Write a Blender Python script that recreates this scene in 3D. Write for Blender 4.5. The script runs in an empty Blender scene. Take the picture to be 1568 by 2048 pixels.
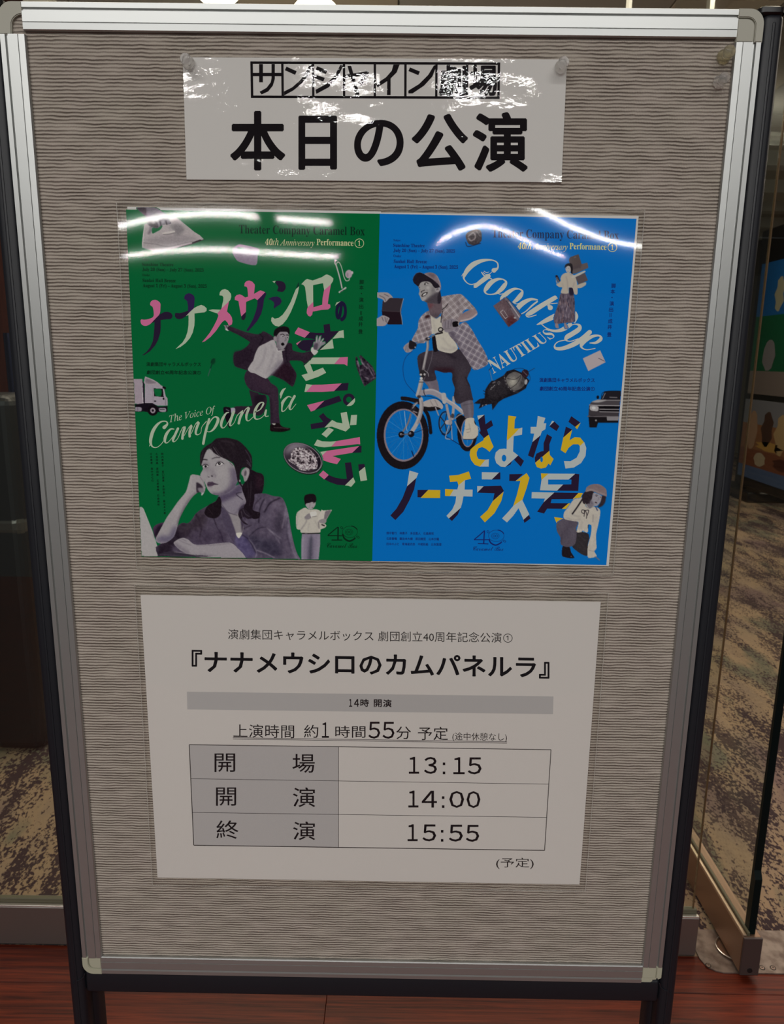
import bpy, bmesh, math, random
import numpy as np
from mathutils import Vector, Matrix, Euler

# ------------------------------------------------------------------ camera
sc = bpy.context.scene
COL = sc.collection
CAM = np.array([0.31785, -0.63698, 1.2])
CROT = (math.radians(77.958), math.radians(-0.746), math.radians(0.438))
FPX = 1450.0
cd = bpy.data.cameras.new('camera')
cam = bpy.data.objects.new('camera', cd)
COL.objects.link(cam)
cam.location = CAM.tolist()
cam.rotation_euler = CROT
cd.sensor_fit = 'HORIZONTAL'
cd.sensor_width = 36.0
cd.lens = FPX / 1568.0 * 36.0
cd.clip_start = 0.01
cd.dof.use_dof = True
cd.dof.focus_distance = 0.66
cd.dof.aperture_fstop = 27.0
sc.camera = cam

# ------------------------------------------------------------------ world, lamps, exposure
w = bpy.data.worlds.new('world')
sc.world = w
w.use_nodes = True
bgn = w.node_tree.nodes['Background']
bgn.inputs[0].default_value = (0.95, 0.93, 0.92, 1)
bgn.inputs[1].default_value = 0.07
sc.view_settings.view_transform = 'Standard'
sc.view_settings.look = 'None'
sc.view_settings.gamma = 1.0
sc.view_settings.use_curve_mapping = False
sc.view_settings.exposure = 0.0


def strip_lamp(x0, x1, y, z, width, power, col=(1, 0.985, 0.955)):
    l = bpy.data.lights.new('ceiling_or_fill_lamp', 'AREA')
    l.shape = 'RECTANGLE'
    l.size = x1 - x0
    l.size_y = width
    l.energy = power
    l.color = col
    o = bpy.data.objects.new('ceiling_or_fill_lamp', l)
    o.location = ((x0 + x1) / 2, y, z)
    COL.objects.link(o)
    return o


PW = 13.0                       # watts per metre of tube
# rows of fluorescent fittings on the ceiling behind the photographer
for (a, b, y, k) in ((-1.6, 1.75, -1.9, 1.05), (-2.6, -0.74, -3.9, 1.5), (-0.24, 0.16, -3.9, 1.5), (0.56, 1.02, -3.9, 1.5), (1.36, 2.5, -3.9, 1.5),
                     (-2.45, -1.05, -6.75, 2.6), (-0.85, -0.35, -6.75, 2.4), (1.62, 2.85, -6.75, 2.6),
                     (-3.1, -0.44, -9.0, 3.8), (0.85, 2.3, -9.0, 3.4)):
    strip_lamp(a, b, y, 2.70, 0.11, PW * k * (b - a))
# area lights added under the lobby ceiling to brighten the carpet behind the glass
strip_lamp(-1.6, 1.8, 1.5, 2.72, 0.4, 30, (1, 0.86, 0.68))
strip_lamp(-1.2, 1.6, 2.2, 2.72, 0.3, 22, (1, 0.86, 0.68))
strip_lamp(1.3, 4.2, 1.2, 2.72, 0.5, 40, (1, 0.88, 0.72))
strip_lamp(2.2, 4.6, 4.6, 2.65, 0.3, 45, (1, 0.88, 0.72))

added_uplight = strip_lamp(-2.2, 1.7, 4.3, 2.45, 0.2, 26, (1, 0.88, 0.72))     # unseen upward light added to brighten the lobby ceiling
added_uplight.rotation_euler = (math.pi, 0, 0)


# ------------------------------------------------------------------ helpers
def lin(c):
    return tuple(((v / 255) / 12.92 if v / 255 <= 0.04045 else ((v / 255 + 0.055) / 1.055) ** 2.4) for v in c)


KP = 0.56                      # how bright a perfectly white surface on the board looks in the photograph


def alb(c, k=KP):              # photographed colour -> surface colour
    return tuple(min(0.93, v / k) for v in lin(c))


def Rm():
    return np.array(Euler(CROT).to_matrix())


RM = Rm()


def onb(uv, y=0.0):
    """a measured point of the photograph -> the point of the board plane it shows (x, z in metres)"""
    uv = np.asarray(uv, float).reshape(-1, 2)
    d = np.stack([(uv[:, 0] - 784) / FPX, -(uv[:, 1] - 1024) / FPX, -np.ones(len(uv))], 1) @ RM.T
    t = (y - CAM[1]) / d[:, 1]
    return CAM + d * t[:, None]


def mat(name, base=(0.8, 0.8, 0.8), rough=0.5, metal=0.0, spec=0.5, **kw):
    m = bpy.data.materials.new(name)
    m.use_nodes = True
    p = m.node_tree.nodes['Principled BSDF']
    p.inputs['Base Color'].default_value = (*base, 1)
    p.inputs['Roughness'].default_value = rough
    p.inputs['Metallic'].default_value = metal
    p.inputs['Specular IOR Level'].default_value = spec
    for k, v in kw.items():
        p.inputs[k.replace('_', ' ')].default_value = v
    return m


def nodes(m):
    return m.node_tree.nodes, m.node_tree.links, m.node_tree.nodes['Principled BSDF']


def bump_noise(m, scale, strength, dist=0.001, detail=3, stretch=(1, 1, 1)):
    n, l, p = nodes(m)
    tc = n.new('ShaderNodeTexCoord'); mp = n.new('ShaderNodeMapping')
    mp.inputs['Scale'].default_value = stretch
    nz = n.new('ShaderNodeTexNoise'); nz.inputs['Scale'].default_value = scale; nz.inputs['Detail'].default_value = detail
    b = n.new('ShaderNodeBump'); b.inputs['Strength'].default_value = strength; b.inputs['Distance'].default_value = dist
    l.new(tc.outputs['Object'], mp.inputs[0]); l.new(mp.outputs[0], nz.inputs['Vector'])
    l.new(nz.outputs[0], b.inputs['Height']); l.new(b.outputs[0], p.inputs['Normal'])
    return nz


def obj(name, me, m=None, parent=None, loc=None):
    if isinstance(me, bmesh.types.BMesh):
        bmesh.ops.recalc_face_normals(me, faces=me.faces)
        mm = bpy.data.meshes.new(name); me.to_mesh(mm); me.free(); me = mm
    o = bpy.data.objects.new(name, me)
    COL.objects.link(o)
    if m:
        me.materials.append(m)
    if parent:
        o.parent = parent
    if loc:
        o.location = loc
    return o


def thing(name, label, cat, loc=(0, 0, 0), group=None):
    o = bpy.data.objects.new(name, None)
    COL.objects.link(o)
    o.empty_display_size = 0.05
    o.location = loc
    o['label'] = label; o['category'] = cat
    if group:
        o['group'] = group
    return o


def tag(o, label, cat, group=None):
    o['label'] = label; o['category'] = cat
    if group:
        o['group'] = group
    return o


def structure(o):
    o['kind'] = 'structure'
    return o


def smooth(o, ang=40):
    me = o.data
    me.polygons.foreach_set('use_smooth', [True] * len(me.polygons))
    try:
        me.set_sharp_from_angle(angle=math.radians(ang))
    except Exception:
        pass
    return o


def box(bm, x0, x1, y0, y1, z0, z1, bev=0.0, seg=1):
    b = bmesh.new()
    bmesh.ops.create_cube(b, size=1)
    for v in b.verts:
        v.co = Vector(((x0 + x1) / 2 + v.co.x * (x1 - x0), (y0 + y1) / 2 + v.co.y * (y1 - y0), (z0 + z1) / 2 + v.co.z * (z1 - z0)))
    if bev:
        bmesh.ops.bevel(b, geom=b.edges[:], offset=bev, segments=seg, affect='EDGES', profile=0.5)
    tmp = bpy.data.meshes.new('t'); b.to_mesh(tmp); b.free(); bm.from_mesh(tmp); bpy.data.meshes.remove(tmp)
    return bm


def rbox(x0, x1, y0, y1, z0, z1, bev=0.0, seg=1):
    return box(bmesh.new(), x0, x1, y0, y1, z0, z1, bev, seg)


def prism(pts, y0, y1, bev=0.0):
    """outline in the x-z plane, solid between y0 and y1"""
    b = bmesh.new()
    f = b.faces.new([b.verts.new((p[0], y0, p[1])) for p in pts])
    r = bmesh.ops.extrude_face_region(b, geom=[f])
    for v in r['geom']:
        if isinstance(v, bmesh.types.BMVert):
            v.co.y = y1
    if bev:
        ed = [e for e in b.edges if all(abs(v.co.y - min(y0, y1)) < 1e-6 for v in e.verts)]
        bmesh.ops.bevel(b, geom=ed, offset=bev, segments=2, affect='EDGES')
    return b


def lathe(prof, n=24, M=None):
    b = bmesh.new()
    rings = []
    for r, h in prof:
        rings.append([b.verts.new((r * math.cos(2 * math.pi * i / n), r * math.sin(2 * math.pi * i / n), h)) for i in range(n)])
    for a, c in zip(rings, rings[1:]):
        for i in range(n):
            b.faces.new((a[i], a[(i + 1) % n], c[(i + 1) % n], c[i]))
    b.faces.new(rings[0][::-1]); b.faces.new(rings[-1])
    if M is not None:
        bmesh.ops.transform(b, matrix=M, verts=b.verts)
    return b


def tube(bm, p, q, r, n=12):
    p, q = Vector(p), Vector(q)
    d = q - p
    M = Matrix.Translation((p + q) / 2) @ d.to_track_quat('Z', 'Y').to_matrix().to_4x4()
    bmesh.ops.create_cone(bm, cap_ends=True, segments=n, radius1=r, radius2=r, depth=d.length, matrix=M)
    return bm
# ------------------------------------------------------------------ materials
M_alu = mat('brushed_aluminium', (0.50, 0.51, 0.50), 0.40, 0.88, 0.5)
bump_noise(M_alu, 300, 0.06, 0.0003, 2, (1, 1, 1))
M_cap = mat('old_plastic', (0.42, 0.41, 0.34), 0.45)
M_capdark = mat('yellowed_plastic', (0.42, 0.41, 0.31), 0.5)
M_navy = mat('navy_powder_coat', (0.009, 0.010, 0.014), 0.45, 0.0, 0.4)
bump_noise(M_navy, 900, 0.12, 0.0003)
M_black = mat('black_plastic', (0.008, 0.008, 0.009), 0.35)
M_rubber = mat('black_rubber', (0.015, 0.015, 0.015), 0.7)
M_steel = mat('brushed_steel', (0.30, 0.27, 0.25), 0.38, 0.85)
bump_noise(M_steel, 60, 0.10, 0.0004, 3, (1, 40, 40))
M_bright = mat('bright_steel', (0.80, 0.74, 0.68), 0.25, 0.9)
M_paper = mat('white_paper', (0.80, 0.79, 0.77), 0.6, 0.0, 0.3)


def fabric():
    m = mat('grey_ribbed_fabric', (0.2, 0.2, 0.2), 0.95, 0.0, 0.1)
    n, l, p = nodes(m)
    tc = n.new('ShaderNodeTexCoord')
    mp = n.new('ShaderNodeMapping'); mp.inputs['Scale'].default_value = (70, 70, 90)
    warp = n.new('ShaderNodeTexNoise'); warp.inputs['Scale'].default_value = 1.0; warp.inputs['Detail'].default_value = 3
    l.new(tc.outputs['Object'], mp.inputs[0]); l.new(mp.outputs[0], warp.inputs['Vector'])
    sep = n.new('ShaderNodeSeparateXYZ'); l.new(tc.outputs['Object'], sep.inputs[0])
    # rib phase = z / pitch + warp
    a = n.new('ShaderNodeMath'); a.operation = 'MULTIPLY'; a.inputs[1].default_value = 2 * math.pi / 0.00275
    l.new(sep.outputs['Z'], a.inputs[0])
    b = n.new('ShaderNodeMath'); b.operation = 'MULTIPLY_ADD'; b.inputs[1].default_value = 5.2
    l.new(warp.outputs[0], b.inputs[0]); l.new(a.outputs[0], b.inputs[2])
    s = n.new('ShaderNodeMath'); s.operation = 'SINE'; l.new(b.outputs[0], s.inputs[0])
    # broken grooves
    mp2 = n.new('ShaderNodeMapping'); mp2.inputs['Scale'].default_value = (30, 30, 170)
    nz2 = n.new('ShaderNodeTexNoise'); nz2.inputs['Scale'].default_value = 1.0; nz2.inputs['Detail'].default_value = 2
    l.new(tc.outputs['Object'], mp2.inputs[0]); l.new(mp2.outputs[0], nz2.inputs['Vector'])
    g = n.new('ShaderNodeMapRange'); g.inputs['From Min'].default_value = -1.0; g.inputs['From Max'].default_value = 0.15
    l.new(s.outputs[0], g.inputs['Value'])
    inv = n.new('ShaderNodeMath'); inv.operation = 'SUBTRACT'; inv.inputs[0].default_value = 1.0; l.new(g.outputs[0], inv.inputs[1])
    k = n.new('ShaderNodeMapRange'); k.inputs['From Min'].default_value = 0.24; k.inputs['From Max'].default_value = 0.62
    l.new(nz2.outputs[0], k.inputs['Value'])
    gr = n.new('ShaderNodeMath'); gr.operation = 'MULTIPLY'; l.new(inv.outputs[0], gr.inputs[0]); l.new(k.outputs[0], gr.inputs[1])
    # fine vertical yarn
    c = n.new('ShaderNodeMath'); c.operation = 'MULTIPLY'; c.inputs[1].default_value = 2 * math.pi / 0.0013
    l.new(sep.outputs['X'], c.inputs[0])
    c2 = n.new('ShaderNodeMath'); c2.operation = 'MULTIPLY_ADD'; c2.inputs[1].default_value = 9.0
    l.new(nz2.outputs[0], c2.inputs[0]); l.new(c.outputs[0], c2.inputs[2])
    sv = n.new('ShaderNodeMath'); sv.operation = 'SINE'; l.new(c2.outputs[0], sv.inputs[0])
    ro = n.new('ShaderNodeMath'); ro.operation = 'MULTIPLY_ADD'; ro.inputs[1].default_value = 0.35; l.new(s.outputs[0], ro.inputs[0])
    h = n.new('ShaderNodeMath'); h.operation = 'MULTIPLY_ADD'; h.inputs[1].default_value = -0.8
    sv2 = n.new('ShaderNodeMath'); sv2.operation = 'MULTIPLY'; sv2.inputs[1].default_value = 0.16; l.new(sv.outputs[0], sv2.inputs[0])
    l.new(sv2.outputs[0], ro.inputs[2]); l.new(gr.outputs[0], h.inputs[0]); l.new(ro.outputs[0], h.inputs[2])
    bp = n.new('ShaderNodeBump'); bp.inputs['Strength'].default_value = 0.9; bp.inputs['Distance'].default_value = 0.0008
    l.new(h.outputs[0], bp.inputs['Height']); l.new(bp.outputs[0], p.inputs['Normal'])
    # colour: mottled yarn, shade in the grooves between the ribs painted in
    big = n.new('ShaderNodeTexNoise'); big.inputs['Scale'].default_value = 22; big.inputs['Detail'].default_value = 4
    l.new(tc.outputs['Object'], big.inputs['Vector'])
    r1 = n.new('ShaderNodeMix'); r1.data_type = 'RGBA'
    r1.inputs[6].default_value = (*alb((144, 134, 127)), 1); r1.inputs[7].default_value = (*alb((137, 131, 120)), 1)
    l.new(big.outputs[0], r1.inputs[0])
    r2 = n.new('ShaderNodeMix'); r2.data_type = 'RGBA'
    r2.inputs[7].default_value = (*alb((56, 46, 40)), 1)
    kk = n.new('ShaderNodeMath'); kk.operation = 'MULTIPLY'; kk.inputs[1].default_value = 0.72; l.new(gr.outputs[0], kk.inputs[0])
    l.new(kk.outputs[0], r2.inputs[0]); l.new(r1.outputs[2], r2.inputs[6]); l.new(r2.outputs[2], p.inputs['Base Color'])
    return m


def film(name, rough=0.045, bump=None):
    """clear laminating film: lets the print through, mirrors the lamps at its surface"""
    m = bpy.data.materials.new(name); m.use_nodes = True
    n, l = m.node_tree.nodes, m.node_tree.links
    n.remove(n['Principled BSDF'])
    out = n['Material Output']
    tr = n.new('ShaderNodeBsdfTransparent'); tr.inputs[0].default_value = (0.97, 0.97, 0.96, 1)
    gl = n.new('ShaderNodeBsdfGlossy'); gl.inputs['Roughness'].default_value = rough
    # reflectance of a clear sheet by viewing angle (Schlick), the same from both sides
    ge = n.new('ShaderNodeNewGeometry'); dt = n.new('ShaderNodeVectorMath'); dt.operation = 'DOT_PRODUCT'
    l.new(ge.outputs['Incoming'], dt.inputs[0]); l.new(ge.outputs['Normal'], dt.inputs[1])
    ab = n.new('ShaderNodeMath'); ab.operation = 'ABSOLUTE'; l.new(dt.outputs['Value'], ab.inputs[0])
    om = n.new('ShaderNodeMath'); om.operation = 'SUBTRACT'; om.inputs[0].default_value = 1.0; l.new(ab.outputs[0], om.inputs[1])
    pw = n.new('ShaderNodeMath'); pw.operation = 'POWER'; pw.inputs[1].default_value = 5.0; l.new(om.outputs[0], pw.inputs[0])
    fr = n.new('ShaderNodeMath'); fr.operation = 'MULTIPLY_ADD'; fr.inputs[1].default_value = 0.957; fr.inputs[2].default_value = 0.043
    l.new(pw.outputs[0], fr.inputs[0])
    mx = n.new('ShaderNodeMixShader')
    l.new(fr.outputs[0], mx.inputs[0]); l.new(tr.outputs[0], mx.inputs[1]); l.new(gl.outputs[0], mx.inputs[2])
    l.new(mx.outputs[0], out.inputs[0])
    if bump:
        tc = n.new('ShaderNodeTexCoord')
        prev = None
        for (sx, sz, strength, dist) in bump:
            mp = n.new('ShaderNodeMapping'); mp.inputs['Scale'].default_value = (sx, 1, sz)
            nz = n.new('ShaderNodeTexNoise'); nz.inputs['Scale'].default_value = 1.0; nz.inputs['Detail'].default_value = 2.0
            b = n.new('ShaderNodeBump'); b.inputs['Strength'].default_value = strength; b.inputs['Distance'].default_value = dist
            l.new(tc.outputs['Object'], mp.inputs[0]); l.new(mp.outputs[0], nz.inputs['Vector']); l.new(nz.outputs[0], b.inputs['Height'])
            if prev:
                l.new(prev.outputs[0], b.inputs['Normal'])
            prev = b
        l.new(prev.outputs[0], gl.inputs['Normal'])
    return m


def pane_glass(name, tint=(0.93, 0.96, 0.94)):
    m = film(name, 0.0)
    for nn in m.node_tree.nodes:
        if nn.type == 'BSDF_TRANSPARENT':
            nn.inputs[0].default_value = (*tint, 1)
    return m


def wood(name, ca, cb, seed=0.0, rough=0.3, scale=1.0, axis='x'):
    m = mat(name, ca, rough, 0.0, 0.28)
    n, l, p = nodes(m)
    tc = n.new('ShaderNodeTexCoord'); mp = n.new('ShaderNodeMapping')
    s = (5 * scale, 150 * scale, 150 * scale) if axis == 'x' else (60 * scale, 60 * scale, 3 * scale)
    mp.inputs['Scale'].default_value = s
    oi = n.new('ShaderNodeObjectInfo')
    ad = n.new('ShaderNodeVectorMath'); ad.operation = 'ADD'
    sc_ = n.new('ShaderNodeVectorMath'); sc_.operation = 'SCALE'; sc_.inputs[3].default_value = 7.0
    cb_ = n.new('ShaderNodeCombineXYZ')
    for i in range(3):
        l.new(oi.outputs['Random'], cb_.inputs[i])
    l.new(cb_.outputs[0], sc_.inputs[0])
    l.new(tc.outputs['Object'], mp.inputs[0]); l.new(mp.outputs[0], ad.inputs[0]); l.new(sc_.outputs[0], ad.inputs[1])
    nz = n.new('ShaderNodeTexNoise'); nz.inputs['Scale'].default_value = 1.0; nz.inputs['Detail'].default_value = 6; nz.inputs['Roughness'].default_value = 0.65
    nz.inputs['Distortion'].default_value = 0.6
    l.new(ad.outputs[0], nz.inputs['Vector'])
    cr = n.new('ShaderNodeValToRGB'); cr.color_ramp.elements[0].position = 0.34; cr.color_ramp.elements[1].position = 0.68
    cr.color_ramp.elements[0].color = (*ca, 1); cr.color_ramp.elements[1].color = (*cb, 1)
    l.new(nz.outputs[0], cr.inputs[0]); l.new(cr.outputs[0], p.inputs['Base Color'])
    b = n.new('ShaderNodeBump'); b.inputs['Strength'].default_value = 0.15; b.inputs['Distance'].default_value = 0.0005
    l.new(nz.outputs[0], b.inputs['Height']); l.new(b.outputs[0], p.inputs['Normal'])
    return m


def carpet_mat():
    m = mat('patterned_carpet', (0.3, 0.2, 0.1), 0.95, 0.0, 0.05)
    n, l, p = nodes(m)
    tc = n.new('ShaderNodeTexCoord')

    def nz(scale, st, detail, rough=0.6, rot=0.0):
        mp = n.new('ShaderNodeMapping'); mp.inputs['Scale'].default_value = st; mp.inputs['Rotation'].default_value = (0, 0, rot)
        t = n.new('ShaderNodeTexNoise'); t.inputs['Scale'].default_value = scale; t.inputs['Detail'].default_value = detail; t.inputs['Roughness'].default_value = rough
        l.new(tc.outputs['Object'], mp.inputs[0]); l.new(mp.outputs[0], t.inputs['Vector'])
        return t

    def ramp(src, pts):
        r = n.new('ShaderNodeValToRGB')
        e = r.color_ramp.elements
        while len(e) < len(pts):
            e.new(0.5)
        for el, (po, c) in zip(e, pts):
            el.position = po; el.color = (*c, 1)
        l.new(src, r.inputs[0])
        return r
    tan, tan2 = (0.275, 0.19, 0.125), (0.23, 0.165, 0.12)
    plum, dark, teal = (0.15, 0.10, 0.095), (0.045, 0.030, 0.033), (0.13, 0.125, 0.09)
    base = ramp(nz(3.2, (1, 0.35, 1), 4).outputs[0], [(0.36, plum), (0.45, tan2), (0.53, tan), (0.60, teal), (0.68, plum)])
    a = nz(5.5, (1.5, 0.42, 1), 9, 0.74, 0.25)
    sp = nz(120, (1.0, 0.6, 1), 3, 0.6, 0.25)
    mixv = n.new('ShaderNodeMath'); mixv.operation = 'MULTIPLY_ADD'; mixv.inputs[1].default_value = 0.62
    l.new(sp.outputs[0], mixv.inputs[0]); l.new(a.outputs[0], mixv.inputs[2])
    dk = ramp(mixv.outputs[0], [(0.805, (0, 0, 0)), (0.845, (1, 1, 1))])
    mx = n.new('ShaderNodeMix'); mx.data_type = 'RGBA'
    l.new(dk.outputs[0], mx.inputs[0]); l.new(base.outputs[0], mx.inputs[6]); mx.inputs[7].default_value = (*dark, 1)
    l.new(mx.outputs[2], p.inputs['Base Color'])
    b = n.new('ShaderNodeBump'); b.inputs['Strength'].default_value = 0.5; b.inputs['Distance'].default_value = 0.002
    f = nz(500, (1, 1, 1), 1)
    l.new(f.outputs[0], b.inputs['Height']); l.new(b.outputs[0], p.inputs['Normal'])
    return m


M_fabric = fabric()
M_glass = pane_glass('clear_pane')
M_edge = mat('dark_green_glass_edge', (0.002, 0.007, 0.007), 0.4, 0.0, 0.15)
M_edge2 = mat('bronze_glass_edge', (0.16, 0.10, 0.05), 0.25, 0.3)
M_carpet = carpet_mat()
M_plank = wood('red_brown_floorboard', (0.040, 0.006, 0.004), (0.175, 0.026, 0.009), rough=0.40)
M_redwood = wood('dark_red_veneer', (0.030, 0.008, 0.006), (0.060, 0.016, 0.010), axis='z')

# ------------------------------------------------------------------ setting
random.seed(4)
floor = structure(thing('floor', '', ''))
del floor['label'], floor['category']
fl_me = {}
rows = [(0.549 + 0.1 * k) for k in range(-24, 1)]
for r, y0 in enumerate(rows):
    y1 = y0 + 0.1 if y0 < 0.54 else 0.640
    x = -2.4 - (0.85 + (24 - r) * 0.15) % 0.9
    while x < 2.6:
        L = 0.90
        x1 = min(x + L, 2.6)
        key = (round(x1 - x, 3), round(y1 - y0, 3))
        if key not in fl_me:
            bm = rbox(0, x1 - x - 0.0008, 0.0005, y1 - y0 - 0.0005, -0.015, 0, 0.0006)
            me = bpy.data.meshes.new('plank'); bm.to_mesh(me); bm.free(); me.materials.append(M_plank); fl_me[key] = me
        o = bpy.data.objects.new('plank', fl_me[key]); COL.objects.link(o); o.parent = floor; o.location = (x, y0, 0)
        x = x1
obj('subfloor', rbox(-2.4, 2.6, -1.9, 0.64, -0.03, -0.0155), M_rubber, floor)

carpet = obj('floor', rbox(-5, 7, 0.64, 9.2, -0.03, -0.001), M_carpet)
structure(carpet)

# threshold plate under the open door, with screws and the pivot disc
thr = thing('threshold_plate', 'worn steel floor plate with countersunk screws under the open glass door', 'threshold', (0.955, 0.60, 0))
P = [(0.0, 0.109), (0.0, 0.030), (0.004, 0.018), (0.010, 0.008), (0.020, 0.001), (0.035, -0.003), (0.9, -0.004), (0.9, 0.109)]
bm = bmesh.new()
f = bm.faces.new([bm.verts.new((x, y, 0.0004)) for x, y in P])
r = bmesh.ops.extrude_face_region(bm, geom=[f])
for v in r['geom']:
    if isinstance(v, bmesh.types.BMVert):
        v.co.z = 0.003
M_plate = mat('worn_plate', (0.42, 0.33, 0.28), 0.5, 0.5)
nz = bump_noise(M_plate, 40, 0.2, 0.0004, 4)
n, l, p = nodes(M_plate)
cr = n.new('ShaderNodeValToRGB'); cr.color_ramp.elements[0].color = (0.13, 0.09, 0.075, 1); cr.color_ramp.elements[1].color = (0.26, 0.205, 0.175, 1)
cr.color_ramp.elements[0].position = 0.35; cr.color_ramp.elements[1].position = 0.6
l.new(nz.outputs[0], cr.inputs[0]); l.new(cr.outputs[0], p.inputs['Base Color'])
obj('plate', bm, M_plate, thr)
M_screw = mat('dull_screw', (0.25, 0.18, 0.15), 0.4, 0.8)
M_slot = mat('screw_slot', (0.02, 0.015, 0.012), 0.7)
for i, (x, y) in enumerate(((0.010, 0.0135), (0.117, 0.010), (0.139, 0.010))):
    s = obj('screw', lathe([(0.0042, 0.0), (0.0042, 0.0010), (0.0034, 0.0013)], 20), M_screw, thr, (x, y, 0.0028))
    obj('screw_socket', lathe([(0.0014, 0.0), (0.0014, 0.0004)], 6), M_slot, s, (0, 0, 0.0011))
    obj('screw_ring', lathe([(0.0058, 0.0), (0.0058, 0.0005)], 20), M_slot, s, (0, 0, 0.0001))
# the glass wall to the left: bottom rail, gasket, pane
win = structure(thing('window_1', '', '')); del win['label'], win['category']
W0, W1 = -2.6, 0.948
obj('bottom_rail', rbox(W0, W1, 0.637, 0.672, 0.004, 0.092, 0.001), M_steel, win)
obj('rail_cap', rbox(W0, W1, 0.6375, 0.6455, 0.0922, 0.0955, 0.0008), M_bright, win)
M_gasket = mat('olive_gasket', (0.10, 0.09, 0.055), 0.5)
obj('gasket', rbox(W0, W1 - 0.002, 0.646, 0.656, 0.092, 0.105, 0.001), M_gasket, win)
obj('pane', rbox(W0, W1 - 0.010, 0.650, 0.654, 0.104, 2.7), M_glass, win)
obj('pane_edge', rbox(W1 - 0.0098, W1 - 0.0078, 0.6495, 0.6545, 0.104, 2.7), M_edge2, win)
obj('rail_seal', rbox(W0, W1, 0.640, 0.668, 0.0005, 0.004), M_rubber, win)

# the open glass door leaf, at right angles to the wall
M_bronze = mat('bronze_rail', (0.30, 0.185, 0.125), 0.36, 0.75)
bump_noise(M_bronze, 40, 0.10, 0.0004, 3, (40, 1, 40))
M_bronzedark = mat('dark_rail_end', (0.11, 0.085, 0.08), 0.45, 0.6)
door = structure(thing('door_1', '', '')); del door['label'], door['category']
obj('bottom_rail', rbox(1.014, 1.050, 0.588, 1.50, 0.012, 0.094, 0.0015), M_bronze, door)
obj('rail_cap', rbox(1.0145, 1.0215, 0.590, 1.50, 0.0942, 0.0975, 0.0008), mat('pale_bronze', (0.55, 0.40, 0.28), 0.3, 0.7), door)
obj('gasket', rbox(1.0225, 1.0275, 0.590, 1.50, 0.094, 0.103, 0.001), M_gasket, door)
e = obj('end_cap', rbox(1.0135, 1.0505, 0.583, 0.5878, 0.010, 0.0955, 0.001), M_bronzedark, door)
b = lathe([(0.005, 0), (0.005, 0.0012), (0.0035, 0.0014)], 18, Matrix.Translation((1.032, 0.583, 0.022)) @ Matrix.Rotation(math.pi / 2, 4, 'X'))
obj('bolt', b, M_black, e)
obj('pane', rbox(1.031, 1.035, 0.612, 1.50, 0.095, 2.65), M_glass, door)
# thick polished edge of the pane, cut back above the rail patch
ep = [(0.604, 0.094), (0.596, 0.094), (0.596, 0.217), (0.604, 0.232), (0.604, 2.65), (0.6115, 2.65), (0.6115, 0.094)]
bm = bmesh.new()
f = bm.faces.new([bm.verts.new((1.0265, y, z)) for y, z in ep[1:]])
r = bmesh.ops.extrude_face_region(bm, geom=[f])
for v in r['geom']:
    if isinstance(v, bmesh.types.BMVert):
        v.co.x = 1.0405
obj('pane_edge', bm, M_edge, door)
# pivot below the leaf
disc = lathe([(0.031, 0.0), (0.031, 0.004), (0.029, 0.0055), (0.0285, 0.004)], 40, Matrix.Translation((1.032, 0.655, 0.0032)))
obj('pivot_disc', disc, mat('pivot_steel', (0.16, 0.09, 0.06), 0.4, 0.7), door)
ring = bmesh.new()
N = 48
for i in range(N):
    a0, a1 = 2 * math.pi * i / N, 2 * math.pi * (i + 1) / N
    tube(ring, (1.032 + 0.032 * math.cos(a0), 0.655 + 0.032 * math.sin(a0), 0.0085), (1.032 + 0.032 * math.cos(a1), 0.655 + 0.032 * math.sin(a1), 0.0085), 0.0012, 6)
obj('pivot_ring', ring, M_bright, door)

# lobby shell behind the glass
M_wallg = mat('grey_olive_wall', (0.10, 0.085, 0.06), 0.7)
M_ceil = mat('lobby_ceiling', (0.72, 0.62, 0.52), 0.7)
M_white = mat('white_trim', (0.75, 0.73, 0.69), 0.6)
M_brown = wood('brown_panelling', (0.055, 0.030, 0.018), (0.10, 0.060, 0.036), axis='z', rough=0.4)
structure(obj('wall_back', rbox(-5, 7, 9.2, 9.3, 0, 2.75), M_wallg))
structure(obj('wall_left', rbox(-4.5, -1.265, 2.75, 2.85, 0, 2.75), M_redwood))
structure(obj('trim_1', rbox(-1.265, -1.163, 2.75, 2.84, 0, 2.75), M_white))
structure(obj('wall_right', rbox(7.0, 7.1, 0.64, 9.2, 0, 2.75), M_brown))
ceil = structure(thing('ceiling', '', '')); del ceil['label'], ceil['category']
cme = {}
M_ceilg = mat('lobby_ceiling_grey', (0.55, 0.52, 0.50), 0.7)
xs = [-5, -1.19, -0.43, -0.15, -0.03, 0.30, 1.52, 2.0]
cm = [M_ceilg, M_ceilg, M_ceil, M_ceil, M_ceil, M_ceilg, M_ceil]
for i, (a, b2) in enumerate(zip(xs, xs[1:])):
    for y0, y1 in ((0.70, 1.9), (1.9, 2.95), (2.95, 4.3)):
        obj('ceiling_panel', rbox(a + 0.004, b2 - 0.004, y0 + 0.004, y1 - 0.004, 2.75, 2.775, 0.002), cm[i], ceil)
obj('ceiling_slab', rbox(-5, 7, -12.5, 9.3, 2.785, 2.82), mat('ceiling_white', (0.62, 0.60, 0.57), 0.8), ceil)
obj('brown_soffit', rbox(2.0, 7, 0.70, 4.45, 2.75, 2.78), M_brown, ceil)
for k, y in enumerate((4.5, 4.72)):
    structure(obj('trim_%d' % (k + 2), rbox(1.5, 7, y, y + 0.10, 2.70, 2.78, 0.004), M_white))
for k, y in enumerate((5.3, 6.2, 7.0, 7.9, 8.6)):
    structure(obj('trim_%d' % (k + 4), rbox(1.5, 7, y, y + (0.16 if k % 2 == 0 else 0.35), 2.66, 2.78, 0.004), mat('beam', (0.75, 0.78, 0.74), 0.6)))
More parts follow.
